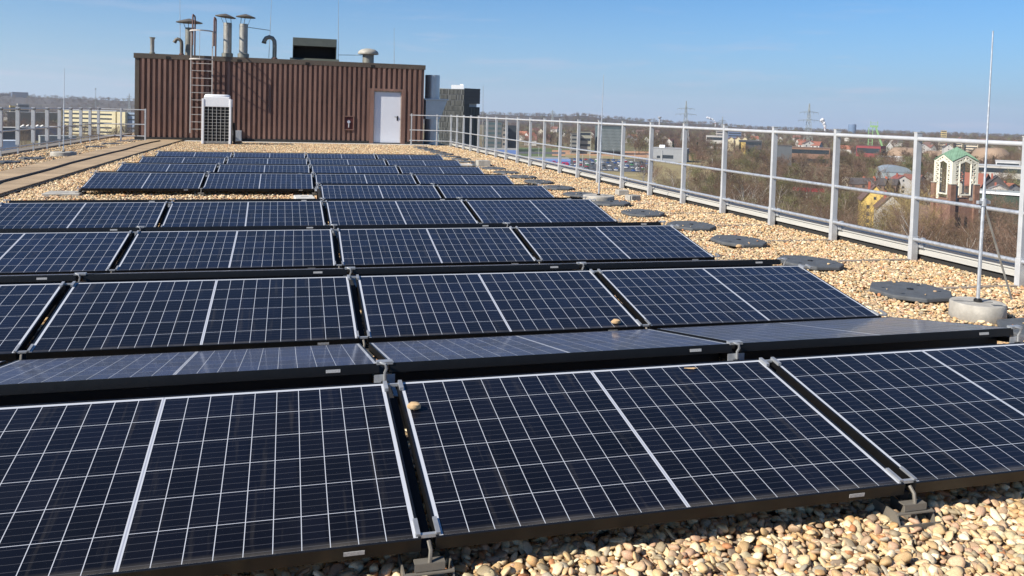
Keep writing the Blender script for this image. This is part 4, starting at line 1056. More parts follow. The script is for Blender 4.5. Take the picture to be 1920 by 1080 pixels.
# low dark office group behind the railing
D = 900
block_at(925, D, wpx(34,D), 18, zpx(925,228,D), -.05, (.10,.105,.105), 'glazed dark office block with pale balconies behind the railing', 6, DRK, m_band='glass_t')
block_at(961, D+10, wpx(17,D), 22, zpx(961,236,D), .15, (.035,.045,.055), 'plain dark blue office block right of the glazed one', 0, DRK)
block_at(948, D-20, wpx(10,D), 10, zpx(948,240,D), -.05, (.24,.21,.18), 'narrow beige balcony block before the dark offices', 5, GRY)
# teal glass block and its low neighbour
D = 880
t = block_at(1147, D, wpx(48,D), 20, zpx(1147,237,D), .20, (.07,.10,.11), 'teal glass office block with vertical fins beyond the railing', 0, (.06,.08,.09))
b = MB(); ww = wpx(48,D); hh = zpx(1147,237,D)
for i in range(22):
    x = -ww/2 + ww*(i+.5)/22; b.box(x-.16, x+.16, -.35, .0, hh*.14, hh*.9)
b.build('facade_fins', wm((.36,.41,.41)), t)
b = MB()
for k in range(7): b.box(-ww/2+.2, ww/2-.2, -.12, .05, hh*(.14+.11*k), hh*(.14+.11*k)+1.6)
b.build('window_band', M['glass_t'], t)
MB().box(-ww/2+.5, ww/2-.5, -.10, .05, .3, hh*.11).build('arcade', M['void'], t)
D = 870
block_at(1080, D, wpx(15,D), 14, zpx(1080,251,D), .1, (.20,.20,.18), 'low grey office wing left of the teal glass block', 5, DRK)
block_at(1098, D+6, wpx(24,D), 14, zpx(1098,247,D), .1, (.30,.30,.24), 'pale framed office wing touching the teal glass block', 4, DRK)
# blue furniture store with its sign
D = 560
blue = wm((.13,.22,.48)); 
t = root('store', 'low blue store with a flat grey roof and red letters', 'store', 1030, D, .06, None, 26)
w_ = wpx(84, D); hh = zpx(1030, 299, D)
MB().box(-w_/2, w_/2, 0, 26, 0, hh).build('wall', blue, t); MB().box(-w_/2-.3, w_/2+.3, .4, 26.3, hh+.003, hh+.4).build('roof', wm((.26,.25,.22)), t)
MB().box(-w_/2-.2, w_/2+.2, -.12, .5, hh-.9, hh+.5).build('wall_cap', wm((.18,.28,.55)), t)
cu = bpy.data.curves.new('sign', 'FONT'); cu.body = 'KRÜGER'; cu.size = 4.9; cu.extrude = .12; cu.align_x = 'RIGHT'; cu.offset = .12
so_ = bpy.data.objects.new('sign_tmp', cu); COL.objects.link(so_)
dg = bpy.context.evaluated_depsgraph_get(); me = bpy.data.meshes.new_from_object(so_.evaluated_get(dg)); bpy.data.objects.remove(so_)
sg = bpy.data.objects.new('sign_lettering', me); COL.objects.link(sg); sg.parent = t; sg.location = (w_/2-.6, -.3, hh-5.0); sg.rotation_euler = (math.pi/2, 0, 0)
me.materials.clear(); me.materials.append(wm((.42,.03,.10)))
D = 700
t = root('store', 'long blue hall with a flat roof behind the railing', 'store', 930, D, .05, None, 30)
w_ = wpx(86, D); hh = zpx(930, 281, D)
MB().box(-w_/2, w_/2, 0, 30, 0, hh).build('wall', blue, t); MB().box(-w_/2-.4, w_/2+.4, .5, 30.4, hh+.003, hh+.5).build('roof', wm((.28,.27,.24)), t)
b = MB()
for i in range(9): b.box(w_/2-14+i*1.5, w_/2-13+i*1.5, -.1, .05, 1.0, 4.4)
b.build('poster_row', wm((.55,.5,.5)), t)
D = 620
t = root('canopy', 'dark flat canopy between the two blue stores', 'canopy', 985, D, .05, None, 8)
MB().box(-7,7,0,8,3.4,4.3).build('deck', wm((.03,.03,.035)), t)
for x in (-6,0,6): MB().box(x-.15,x+.15,.5,.8,0,3.39).build('column', wm(GRY), t)
# grey shed
D = 760
t = block_at(1257, D, wpx(66,D), 24, zpx(1257,279,D), -.10, (.27,.28,.29), 'flat grey commercial shed by the bare field', 0, (.30,.30,.30), name='shed', cat='shed')
MB().box(-6,4,-.05,.05,3,6.2).build('window_band', M['glass'], t); MB().box(-11,-8,-.05,.05,3,5.4).build('window_band', M['glass'], t)
MB().box(-10,-5,8,12,zpx(1257,279,D)+.46,zpx(1257,279,D)+3).build('roof_unit', M['white'], t)
# red building, headframe, white roof
D = 1000
t = block_at(1631, D, wpx(44,D), 20, zpx(1631,274,D), -.3, (.22,.04,.045), 'dark red machine house under the green winding tower', 1, (.12,.05,.05), name='machine_house')
D = 1040
t = root('winding_tower', 'bright green mining headframe with a slanted strut', 'winding tower', 1640, D, 0, None, 12)
gm = mat('headframe_green', (.19,.33,.14), .5, 0, .1, .2)
def lx_(px): return (px-1640)*D/FPX
H0, H1, H2 = zpx(1640,255,D), zpx(1640,239,D), zpx(1640,227,D)
b = MB()
for x in (lx_(1631), lx_(1638)):
    for y in (0, 5): b.bar((x,y,0),(x,y,H1), .9,.9)
for k in range(9): b.box(lx_(1630.5), lx_(1638.5), -.2, 5.2, H1*k/9+1, H1*k/9+1.35)
b.build('guide_tower', gm, t)
b = MB(); b.bar((lx_(1643),0,H1),(lx_(1662),0,0), 2.0,2.2); b.bar((lx_(1643),5,H1),(lx_(1662),5,0), 2.0,2.2); b.build('strut', gm, t)
b = MB(); b.box(lx_(1633), lx_(1647), -1, 6, H1, H1+2.6); b.build('platform', gm, t)
b = MB()
for x in (lx_(1634), lx_(1646)):
    for y in (0, 5): b.bar((x,y,H1+2.6),(x,y,H2), .5,.5)
b.box(lx_(1633.5),lx_(1646.5),-.2,.2,H1+5.5,H1+6); b.build('top_frame', gm, t)
block_at(1681, 900, wpx(60,900), 22, zpx(1681,295,900), .05, WHT, 'long white flat-roofed hall below the spoil heap', 0, (.66,.66,.64), name='hall', cat='hall')
# spoil mounds
def mound(px, D, w_, dp, h, label, seed):
    r_ = np.random.RandomState(seed); n = 22; vs = []
    c = base_at(px, D)
    for j in range(n):
        for i in range(n):
            u, v = i/(n-1)*2-1, j/(n-1)*2-1; k = max(0, 1-(abs(u)**2.2+abs(v)**2.2))
            hh = h*min(1, k*1.3)**.8*(1+(r_.rand()-.5)*.12) - .3
            q_ = HR*(u*w_/2) + HF*(v*dp/2); vs.append((c.x+q_.x, c.y+q_.y, ZG+hh))
    o = MB().add(vs, [(j*n+i, j*n+i+1, (j+1)*n+i+1, (j+1)*n+i) for j in range(n-1) for i in range(n-1)]).build('spoil_mound', M['mound'], smooth=True)
    tag(o, label, 'earth mound', 'brown earth mounds'); FOOT.append((c.x, c.y, w_*.45))
mound(1700, 1000, wpx(75,1000), 40, zpx(1700,277,1000), 'tan earth mound left of the belfry', 1)
mound(1862, 900, wpx(80,900), 50, zpx(1862,278,900), 'broad brown earth mound right of the belfry', 2)
mound(1760, 1050, wpx(70,1050), 40, zpx(1760,283,1050), 'low brown earth mound behind the belfry roof', 3)
# ---- church belfry
D = 252
t = root('church_tower', 'brick church tower with a white openwork belfry and green copper roof', 'church tower', 1787.5, D, 0, None, 9)
zpx_ = lambda py: zpx(1795, py, D)
a = math.radians(38); s1 = 7.6; 
e1 = Vector((-math.cos(R(36)), math.sin(R(36)))); e2 = Vector((math.cos(R(36)), math.sin(R(36))))
wl, wr = wpx(30, D)/math.cos(R(36)), wpx(42, D)/math.cos(R(36)); sq = (wl+wr)/2
# make it square in plan, turned so the right face shows wider
th = math.radians(36); e1 = Vector((-math.sin(th)*1.0, math.cos(th))); e2 = Vector((math.cos(th), math.sin(th)))
sq = wpx(75, D)/(math.sin(th)+math.cos(th))
zb, ze, zg, za = zpx_(346), zpx_(302), zpx_(291), zpx_(276)
P0 = Vector((-wpx(75,D)/2 + sq*math.sin(th) + wpx(9,D), 0)); Q = [P0, P0+e2*sq, P0+e2*sq+e1*sq, P0+e1*sq]
M['copper'] = mat('green_copper', (.16,.27,.185), .6, .1, .2, .6)
M['cream'] = mat('cream_render', (.66,.63,.52), .7, 0, .08, .4)
M['brick'] = mat('red_brown_brick', (.19,.105,.075), .85, 0, .35, .7)
M['brick_d'] = mat('sooty_brick', (.11,.075,.06), .85, 0, .4, .5)
cen = (Q[0]+Q[2])/2
def V3(p, z): return (p.x, p.y, z)
# roof: four rhombi from apex to the gables and eaves
b = MB(); vs = [V3(cen, za)]
gab = [(Q[i]+Q[(i+1)%4])/2 for i in range(4)]
ovr = lambda p: cen + (p-cen)*1.05
for i in range(4): vs.append(V3(ovr(Q[i]), ze-.1))
for i in range(4): vs.append(V3(ovr(gab[i]), zg+.15))
fs = []
for i in range(4):
    fs.append((0, 5+i, 1+(i+1)%4)); fs.append((0, 1+(i+1)%4, 5+(i+1)%4))
b.add(vs, fs)
rfo = b.build('roof', M['copper'], t, smooth=False)
rfo.modifiers.new('thick', 'SOLIDIFY').thickness = .18
b = MB()                                         # standing seams
for i in range(4):
    apx = Vector(V3(cen, za)); ev = Vector(V3(ovr(Q[(i+1)%4]), ze-.1)); g1_ = Vector(V3(ovr(gab[i]), zg+.15)); g2_ = Vector(V3(ovr(gab[(i+1)%4]), zg+.15))
    for gq, sgn in ((g1_, 1), (g2_, -1)):
        for k in range(1, 5):
            f_ = k/5; p = apx.lerp(gq, f_); q_ = gq.lerp(ev, 0)
            p2 = p + (ev-apx)*(1-f_)
            b.bar(p+Vector((0,0,.06)), p2+Vector((0,0,.06)), .08, .10)
b.build('seam', M['copper'], rfo)
# belfry corner piers and openwork faces
for i in range(4):
    p = Q[i]; a_ = (Q[(i+1)%4]-p).normalized(); c_ = (Q[i-1]-p).normalized()
    b = MB(); wv = 1.25 if i == 0 else .85
    b.prism([tuple(p), tuple(p+a_*wv), tuple(p+a_*wv+c_*wv), tuple(p+c_*wv)], zb-2.0, ze-.15); b.build('corner_pier', M['cream'], t)
for i in range(4):
    p, r_ = Q[i], Q[(i+1)%4]; a_ = (r_-p).normalized(); nrm = (gab[i]-cen).normalized()*-.28
    L_ = (r_-p).length; b = MB()
    def fp_(s_, z): q_ = p + a_*s_ + nrm*.5; return Vector((q_.x, q_.y, z))
    bw = .42
    # gable rim and inner frame
    for (s0, z0, s1_, z1) in [(.55,ze-.45,L_/2,zg-.30),(L_-.55,ze-.45,L_/2,zg-.30),
                             (L_*.28,ze-.75,L_/2,zg-1.75),(L_*.72,ze-.75,L_/2,zg-1.75),
                             (L_*.28,zb-3.4,L_*.28,ze-.75),(L_*.72,zb-3.4,L_*.72,ze-.75),
                             (L_*.28,zb-3.2,L_*.72,zb-3.2)]:
        b.bar(fp_(s0,z0), fp_(s1_,z1), bw, bw)
    # zigzag bars between frame and pier
    nz = 5
    for k in range(nz):
        z0 = zb + (ze-.5-zb)*k/nz; z1 = zb + (ze-.5-zb)*(k+1)/nz; zm = (z0+z1)/2
        for (sa, sb_) in ((.5, L_*.28), (L_-.5, L_*.72)):
            b.bar(fp_(sa,z0), fp_(sb_,zm), .27, .27); b.bar(fp_(sb_,zm), fp_(sa,z1), .27, .27)
    for k in range(3):
        f0, f1 = k/3, (k+1)/3
        for s_ in (0, 1):
            o0 = fp_(.55 if s_==0 else L_-.55, ze-.45).lerp(fp_(L_/2,zg-.30), f0); o1 = fp_(.55 if s_==0 else L_-.55, ze-.45).lerp(fp_(L_/2,zg-.30), f1)
            i0 = fp_(L_*(.28 if s_==0 else .72), ze-.75).lerp(fp_(L_/2,zg-1.75), (f0+f1)/2)
            b.bar(o0, i0, .3, .3); b.bar(i0, o1, .3, .3)
    b.build('openwork_face', M['cream'], t)
    b = MB(); 
    for s0, s1_ in ((.1,L_*.28-.15),(L_*.72+.15,L_-.1)):
        q0, q1 = p+a_*s0+nrm*.9, p+a_*s1_+nrm*.9; b.extr([V3(q0,zb-5.0),V3(q1,zb-5.0),V3(q1,zb),V3(q0,zb)], (nrm.x,nrm.y,0))
    b.build('lower_panel', M['cream'] if i in (2,3) else M['conc'], t)
b = MB(); b.prism([tuple(cen+(q_-cen)*.93) for q_ in Q], 0, zb-4.6); b.build('brick_shaft', M['brick'], t)
for i in range(4):
    p = Q[i]; a_ = (Q[(i+1)%4]-p).normalized(); c_ = (Q[i-1]-p).normalized(); o_ = -(a_+c_)*.45
    b = MB(); b.prism([tuple(p+o_), tuple(p+o_+a_*1.7), tuple(p+o_+a_*1.7+c_*1.7), tuple(p+o_+c_*1.7)], 0, zb-.1); bt = b.build('buttress', M['brick'], t)
    b = MB(); o_ = o_*1.25; b.prism([tuple(p+o_), tuple(p+o_+a_*1.95), tuple(p+o_+a_*1.95+c_*1.95), tuple(p+o_+c_*1.95)], zb-.09, zb+.12); b.build('buttress_cap', M['conc'], bt)
for i in (0,):
    p, r_ = Q[0], Q[1]; a_ = (r_-p).normalized(); nrm = (gab[0]-cen).normalized()
    for s_ in (.38,.62):
        q_ = p + a_*sq*s_ - nrm*.15*0; pts = []
        for (du, z) in ((-.5,8.5),(.5,8.5),(.5,11.2),(0,12.4),(-.5,11.2)): 
            w__ = q_ + a_*du + nrm*.0 - (gab[0]-cen)*.07; pts.append((w__.x, w__.y, z))
        b = MB(); b.extr(pts, (nrm.x*.08, nrm.y*.08, 0)); b.build('pointed_window', M['void'], t)
# bells beam inside
b = MB(); b.bar(V3(cen+e1*2.4, zb-1.5), V3(cen-e1*2.4, zb+1.2), .25,.25); b.build('bell_beam', M['brick_d'], t)
# church aisle beside the tower
house_at(1812, 262, 11, 16, 8, 13, .9, (.19,.105,.075), BRN, 'low brick church aisle with a steep roof behind the tower', 0, False, group=None, name='church_aisle')
# ---- houses near the church
house_at(1648, 300, wpx(46,300), 11, zpx(1648,377,300), zpx(1648,349,300), .12, YEL, BRN, 'yellow gabled house among bare trees', 2)
house_at(1679, 285, wpx(48,285), 12, zpx(1679,393,285), zpx(1679,367,285), .10, WHT, BRN, 'white gabled house touching the yellow one', 2)
house_at(1847, 300, wpx(34,300), 12, zpx(1847,408,300), zpx(1847,388,300), .1, WHT, GRY, 'white gabled house right of the church tower', 2)
house_at(1858, 420, 18, 13, zpx(1858,349,420), zpx(1858,327,420), 1.25, BRK, (.24,.09,.06), 'brown house with a broad red brown roof right of the belfry', 2)
house_at(1876, 405, 10, 9, zpx(1880,350,405), zpx(1880,331,405), .1, DRK, DRK, 'dark slate gabled house behind the red brown roof', 0)
house_at(1880, 385, 8, 8, zpx(1880,356,385), zpx(1880,348,385), .0, WHT, GRY, 'small white gable peeping over the flat green roof', 0)
house_at(1908, 430, 9, 9, zpx(1908,352,430), zpx(1908,345,430), .9, WHT, ORG_, 'house with a bright red roof at the right picture edge', 1)
t = block_at(1893, 340, wpx(92,340), 16, zpx(1893,364,340), -.06, (.03,.055,.04), 'long dark green hall with a flat pale edged roof at the right edge', 0, (.30,.32,.30), name='hall', cat='hall')
MB().box(-wpx(46,340)-.6, wpx(46,340), -.7, -.26, zpx(1893,364,340)-.4, zpx(1893,364,340)+.6).build('roof_edge', M['white'], t)
t = block_at(1880, 560, wpx(88,560), 16, zpx(1880,312,560), .05, WHT, 'long white two-storey building behind the bare trees at the right', 2, (.40,.41,.42))
block_at(1895, 620, wpx(40,620), 12, zpx(1895,303,620), .05, (.5,.5,.5), 'grey white block behind the long white building', 2, (.45,.45,.45))
# glass roofed hall
D = 560
t = root('hall', 'grey blue hall with a barrel roof among bare trees', 'hall', 1688, D, .25, 'larger buildings in the town', 14)
w_ = wpx(50,D); hh = zpx(1688,324,D); ht = zpx(1688,312,D)
MB().box(-w_/2, w_/2, 0, 22, 0, hh).build('wall', wm((.28,.33,.35)), t)
b = MB(); b.extr([(-w_/2-.3,-.3,hh+.003)] + [(-w_/2*math.cos(a)*1.02, -.3, hh+.01+(ht-hh)*math.sin(a)) for a in np.linspace(.05,math.pi-.05,12)] + [(w_/2+.3,-.3,hh+.003)], (0,22.6,0)); b.build('roof', wm((.20,.24,.28)), t)
# dark roofs with red chimneys
for (px, D, lab) in [(1648,430,'dark roofed terrace house with two red chimneys'),(1668,425,'dark roofed terrace house right of the two red chimneys'),(1690,432,'dark terrace house with a white satellite dish')]:
    t = house_at(px, D, 10, 12, zpx(px,347,D), zpx(px,337,D), 1.4, BRK, DRK, lab, 1)
    MB().box(1.5,2.4,6,6.8,zpx(px,344,D),zpx(px,333,D)).build('chimney', wm((.42,.12,.06)), t)
house_at(1700, 470, 11, 12, zpx(1700,342,470), zpx(1700,330,470), .3, WHT, (.2,.07,.06), 'white gable with a dark red roof by the terrace', 1)
house_at(1735, 480, 9, 10, zpx(1735,337,480), zpx(1735,329,480), 1.2, WHT, RED, 'small red roofed house left of the belfry', 1)
house_at(1748, 600, 10, 10, zpx(1748,331,600), zpx(1748,325,600), .1, WHT, GRY, 'white house just left of the belfry', 2)
block_at(1612, 520, wpx(52,520), 6, zpx(1612,336,520), 0, (.55,.48,.36), 'long low cream wall among bare trees', 0, (.5,.45,.38), name='garden_wall', cat='wall')
# red footbridge
D = 430
t = root('red_canopy', 'dark red flat canopy on concrete posts among the trees', 'canopy', 1522, D, -.03, None, 10)
w_ = wpx(58,D); z1 = zpx(1522,354,D)
MB().box(-w_/2, w_/2, 0, 5, z1-1.6, z1).build('deck', wm((.30,.025,.04)), t)
for x in (-w_*.42, -w_*.05, w_*.34): MB().box(x-.4, x+.4, 1, 3, 0, z1-1.61).build('post', wm((.4,.38,.33)), t)
# long brick building and red roofed white house in the middle distance
block_at(1508, 760, wpx(96,760), 14, zpx(1508,277,760), .03, (.22,.13,.09), 'long brown brick works hall in the middle distance', 2, (.20,.13,.10))
block_at(1474, 740, wpx(26,740), 14, zpx(1474,274,740), .03, (.09,.10,.11), 'dark flat block left of the brick works hall', 0, DRK)
house_at(1520, 800, 11, 18, zpx(1520,270,800), zpx(1520,264,800), .3, WHT, BRN, 'white gabled house above the brick works hall', 2)
house_at(1542, 800, 12, 20, zpx(1542,273,800), zpx(1542,266,800), 1.3, WHT, (.25,.10,.07), 'long white house with brown roof right of the white gable', 2)
# steel blue tower, yellow block
p = base_at(1599, 3200); t = thing('gas_holder', 'large blue grey cylinder on the horizon', 'gas holder', (p.x, p.y, ZG))
MB().lathe(p.x, p.y, [(wpx(7,3200), ZG), (wpx(7,3200), ZG+zpx(1599,234,3200)), (wpx(6.5,3200), ZG+zpx(1599,233,3200))], 24).build('shell', wm((.10,.16,.26)), t)
MB().lathe(p.x, p.y, [(wpx(5,3200), ZG+zpx(1599,233,3200)+.1), (wpx(4.6,3200), ZG+zpx(1599,232.3,3200))], 20).build('top_ring', wm((.2,.25,.33)), t)
block_at(1772, 2200, wpx(9,2200), 12, zpx(1772,245,2200), .2, (.5,.38,.16), 'square yellow high block on the right horizon', 5, (.35,.28,.2))
block_at(1379, 1500, wpx(24,1500), 16, zpx(1379,243,1500), .1, (.12,.16,.26), 'blue grey block of flats in the far town', 5, (.2,.22,.28))
block_at(1352, 1500, wpx(14,1500), 14, zpx(1352,246,1500), .1, (.4,.36,.33), 'beige block of flats left of the blue grey one', 4, GRY)
block_at(1343, 1150, wpx(34,1150), 14, zpx(1343,255,1150), .0, WHT, 'long white flat building before the far town', 2, WHT)
block_at(1410, 1000, wpx(40,1000), 16, zpx(1410,264,1000), .1, (.06,.06,.065), 'dark industrial hall with a yellow base', 2, (.12,.12,.12), name='hall', cat='hall')
block_at(1395, 985, wpx(10,985), 10, zpx(1395,268,985), .1, YEL, 'yellow annex of the dark industrial hall', 0, YEL)
for k, px in enumerate((1373,1386,1398)):
    house_at(px, 1080, wpx(9,1080), 12, zpx(px,261,1080), zpx(px,257,1080), .1, (.6,.52,.33), BRN, ['left','middle','right'][k]+' of three pale gabled houses in a row', 0, False)
for k, (px, w__) in enumerate(((1776,24),(1824,22),(1799,14))):
    block_at(px, 1350, wpx(w__,1350), 14, zpx(px,[262,265,264][k],1350), .05, (.58,.5,.38), ['cream block of flats left above the belfry roof','cream block of flats right of the belfry roof','narrow cream block of flats above the belfry roof'][k], 4, (.4,.35,.3))
house_at(1736, 1050, 12, 14, zpx(1736,277,1050), zpx(1736,271,1050), .3, WHT, GRY, 'white house left of the belfry roof top', 1)
house_at(1782, 1000, 10, 12, zpx(1782,277,1000), zpx(1782,271,1000), .2, WHT, DRK, 'white house directly behind the belfry roof', 1)
house_at(1672, 1080, wpx(10,1080), 12, zpx(1672,276,1080), zpx(1672,268,1080), .1, WHT, WHT, 'white pointed house behind the headframe strut', 0, False)
# ---- left side
t = root('office_building', 'long cream office building with ribbon windows beyond the left railing', 'office building', 186, 1050, -.55, None, 60)
D = 1050; w_ = wpx(132,D)/.87; hh = zpx(186,208,D)
MB().box(-w_/2, w_/2-wpx(42,D), 0, 16, 0, hh).build('wall', wm((.66,.58,.36)), t)
for k in range(5): MB().box(-w_/2+3, w_/2-wpx(43,D), -.06, .05, hh*(.06+.19*k), hh*(.06+.19*k)+hh*.07).build('window_band', M['glass'], t)
MB().box(-w_/2-.5, w_/2-wpx(42,D), -.5, 16.5, hh+.003, hh+.8).build('roof', wm((.42,.45,.5)), t)
MB().box(-w_/2-wpx(2,D), -w_/2+wpx(3,D), -1.5, 14, 0, hh+1.2).build('stair_tower', wm((.64,.56,.34)), t)
for k, x in enumerate((w_/2-wpx(46,D), w_/2-wpx(36,D), w_/2-wpx(27,D))): MB().box(x-2.2, x+2.6, -2.0, 12, 0, hh-.5).build('stair_tower', wm((.64,.56,.34)), t)
MB().box(w_/2-wpx(41.9,D), w_/2+20, 3, 16, 0, hh-1).build('rear_wing', wm((.25,.32,.42)), t)  # bluish shade of the end face painted into the wall colour
for k in range(5): MB().box(w_/2-wpx(22,D), w_/2+19.5, 2.94, 3.05, hh*(.06+.19*k), hh*(.06+.19*k)+hh*.07).build('window_band', M['glass'], t)
block_at(44, 1500, wpx(19,1500), 14, zpx(44,195,1500), .1, WHT, 'white block of flats far beyond the left railing', 4, WHT)
block_at(24, 1480, wpx(9,1480), 12, zpx(24,198,1480), .1, YEL, 'small yellow block left of the white flats', 2, (.4,.33,.2))
block_at(70, 1250, wpx(96,1250), 16, zpx(70,211,1250), .02, (.20,.155,.10), 'long low pale hall in the middle distance on the left', 0, (.6,.58,.55), name='hall', cat='hall')
block_at(22, 3700, wpx(46,3700), 50, zpx(22,176,3700), .1, (.25,.13,.11), 'large hall crowning the hill at the far left', 1, (.30,.34,.40), name='hall', cat='hall')
block_at(38, 3650, wpx(26,3650), 60, zpx(38,173,3650), .1, (.06,.09,.15), 'blue grey curved hall on the left hill', 0, (.06,.09,.15), name='hall', cat='hall')
D = 820
t = root('factory', 'dark factory with a white sawtooth roof beyond the left railing', 'factory', 28, D, .05, 'larger buildings in the town', 30)
w_ = wpx(60,D); hh = zpx(28,240,D); MB().box(-w_/2, w_/2, 0, 20, 0, hh-.1).build('wall', wm((.045,.05,.06)), t); MB().box(-w_/2-.5,w_/2+.5,-.5,20.5,hh-.097,hh+.5).build('roof', wm((.60,.56,.50)), t)
b = MB()
for k in range(5): x = w_/2-12+k*4.2; b.extr([(x,0,hh+.503),(x+4.1,0,hh+.503),(x+4.1,0,hh+3.2)], (0,16,0))
b.build('sawtooth', wm((.66,.64,.6)), t)
block_at(90, 840, wpx(44,840), 18, zpx(90,238,840), .05, (.16,.19,.26), 'blue grey box hall right of the sawtooth factory', 0, (.6,.55,.5), name='hall', cat='hall')
block_at(12, 560, wpx(34,560), 14, zpx(12,265,560), .1, (.5,.56,.66), 'pale blue shed low behind the left railing', 0, (.55,.6,.66), name='shed', cat='shed')
block_at(110, 640, wpx(60,640), 14, zpx(110,256,640), .1, (.28,.29,.27), 'low grey roofed building behind the left railing', 0, (.33,.34,.31), name='shed', cat='shed')
# masts and pylons
steel = wm((.30,.33,.33))
def pylon(px, D, ptop, arms, label, wbase=5):
    p = base_at(px, D); t = thing('electricity_pylon', label, 'electricity pylon', group='lattice electricity pylons', rot=(0,0,-YAW+.2)); t.location = p
    h = zpx(px, ptop, D); k = D/900*.26
    b = MB(); N = 11
    def cor(z): s = (wbase*(1-z/h)**1.15 + .35)/2*1.6; return [Vector((sx*s, sy*s, z)) for sx, sy in ((-1,-1),(1,-1),(1,1),(-1,1))]
    zs = [h*(1-(1-i/N)**1.0) for i in range(N+1)]
    for i in range(N):
        c0, c1 = cor(zs[i]), cor(zs[i+1])
        for j in range(4):
            b.bar(c0[j], c1[j], k*1.3, k*1.3)
            b.bar(c0[j], c1[(j+1)%4], k*.8, k*.8)
    b.build('mast', steel, t)
    for (py, hw) in arms:
        z = zpx(px, py, D); hw_ = wpx(hw, D); b = MB()
        for s in (-1, 1):
            for yy in (-.5,.5): b.bar((0,yy,z+1.6),(s*hw_,0,z), k, k); b.bar((0,yy,z),(s*hw_,0,z), k, k)
            b.bar((s*hw_*.5,0,z),(s*hw_*.5,0,z+.9), k*.8,k*.8); b.bar((s*hw_,0,z),(s*hw_,0,z-2), k*.8,k*.8); b.bar((s*hw_*.5,0,z),(s*hw_*.5,0,z-2), k*.8,k*.8)
        b.build('cross_arm', steel, t)
    FOOT.append((p.x, p.y, 5))
pylon(1517, 880, 194, [(211,19),(226,22)], 'near pylon with two cross arms left of the steam plume', 6)
pylon(1286, 1150, 189, [(204,17),(214.5,21)], 'left tall pylon behind the right guardrail', 6)
pylon(1355, 2400, 219, [(226,7),(229,9)], 'small distant pylon between the two tall ones')
pylon(1036, 2400, 206, [(210,5),(213,7)], 'small pylon on the wooded ridge')
pylon(242, 2400, 175, [(181,4),(185,6)], 'small pylon left of the brown roof house')
p = base_at(179, 2300); t = thing('radio_mast', 'slender radio mast on the left horizon', 'mast', (p.x, p.y, ZG))
b = MB(); hh = zpx(179,168,2300)
for s in (-1,1): b.bar((p.x+s*.9,p.y,ZG),(p.x+s*.9,p.y,ZG+hh), .6,.6)
b.build('lattice', steel, t); MB().box(p.x-1.4,p.x+1.4,p.y-.8,p.y+.8,ZG+hh,ZG+hh+4).build('antenna', steel, t)
p = base_at(1237, 3000); t = thing('water_tower', 'small mushroom water tower on the ridge', 'water tower', (p.x, p.y, ZG))
hh = zpx(1237,219,3000); MB().lathe(p.x,p.y,[(3,ZG),(2.5,ZG+hh-8)],12).build('shaft', wm((.4,.4,.42)), t); MB().lathe(p.x,p.y,[(2.5,ZG+hh-8),(7,ZG+hh-3),(7,ZG+hh),(1,ZG+hh+1)],16).build('tank', wm((.35,.36,.38)), t)
# works chimneys and their white steam
def plume(px, D, y0, y1, drift, label, r0):
    p = base_at(px, D); hh = zpx(px, y0, D); t = thing('works_chimney', label, 'works chimney', (p.x, p.y, ZG), 'distant works chimneys')
    MB().lathe(p.x, p.y, [(r0*.7, ZG), (r0*.5, ZG+hh)], 12).build('shaft', wm((.5,.5,.52)), t)
    MB().lathe(p.x, p.y, [(r0*.55, ZG+hh-4), (r0*.55, ZG+hh+1)], 12).build('crown_ring', wm((.35,.2,.2)), t)
    b = MB(); top = zpx(px, y1, D); rr = random.Random(int(px))
    for k in range(26):
        f = k/25; c = p + HR*(drift*f*f + rr.uniform(-1,1)*r0*(.3+.8*f)) + HF*rr.uniform(-1,1)*r0*.6 + Vector((0,0,hh + (top-hh)*f*rr.uniform(.9,1.05))); r = r0*(.45+.5*f)*rr.uniform(.6,1.2)
        b.lathe(c.x, c.y, [(r*math.sin(a), c.z - r*math.cos(a)) for a in np.linspace(.15, 3.0, 7)], 10)
    o = b.build('steam', M['steam'], None, smooth=True); tag(o, kind='stuff')
M['steam'] = mat('white_steam', (.6,.6,.62), 1., 0, .05, .02)
plume(1548, 3300, 239, 225, -12, 'works chimney below the upright white steam right of the pylon', 6.5)
plume(1342, 3500, 231, 220, -35, 'works chimney with steam drifting left on the horizon', 4)
# ---- scattered far houses, told apart only by colour
hr_ = random.Random(21)
def scatter_houses(n, px0, px1, d0, d1, tagname):
    k = 0; tries = 0
    combos = [(WHT, RED, 'white walled house with red roof'), (CRM, BRN, 'cream house with brown roof'), (WHT, DRK, 'white house with dark roof'), (BRK, RED, 'brick house with red roof'), (WHT, ORG_, 'white house with orange roof')]
    while k < n and tries < 4000:
        tries += 1
        D = (hr_.uniform(d0**.5, d1**.5))**2; px = hr_.uniform(px0, px1); p = base_at(px, D)
        if not free(p.x, p.y, 10): continue
        wa, ro, lab = combos[k % 5]
        f_ = hr_.uniform(.9, 1.3)
        house_at(px, D, 10*f_, 13*f_, 6*f_, 10.5*f_, hr_.uniform(-1.6,1.6), wa, ro, f'small distant {lab} {tagname}', 1 if D < 900 else 0, D < 1200, group=f'distant houses {tagname}'); k += 1
scatter_houses(22, 975, 1320, 1050, 2300, 'in the wooded suburb under the ridge')
scatter_houses(40, 1320, 1930, 1100, 2400, 'in the far town on the right')
scatter_houses(16, -10, 250, 1300, 2400, 'on the slope beyond the left railing')
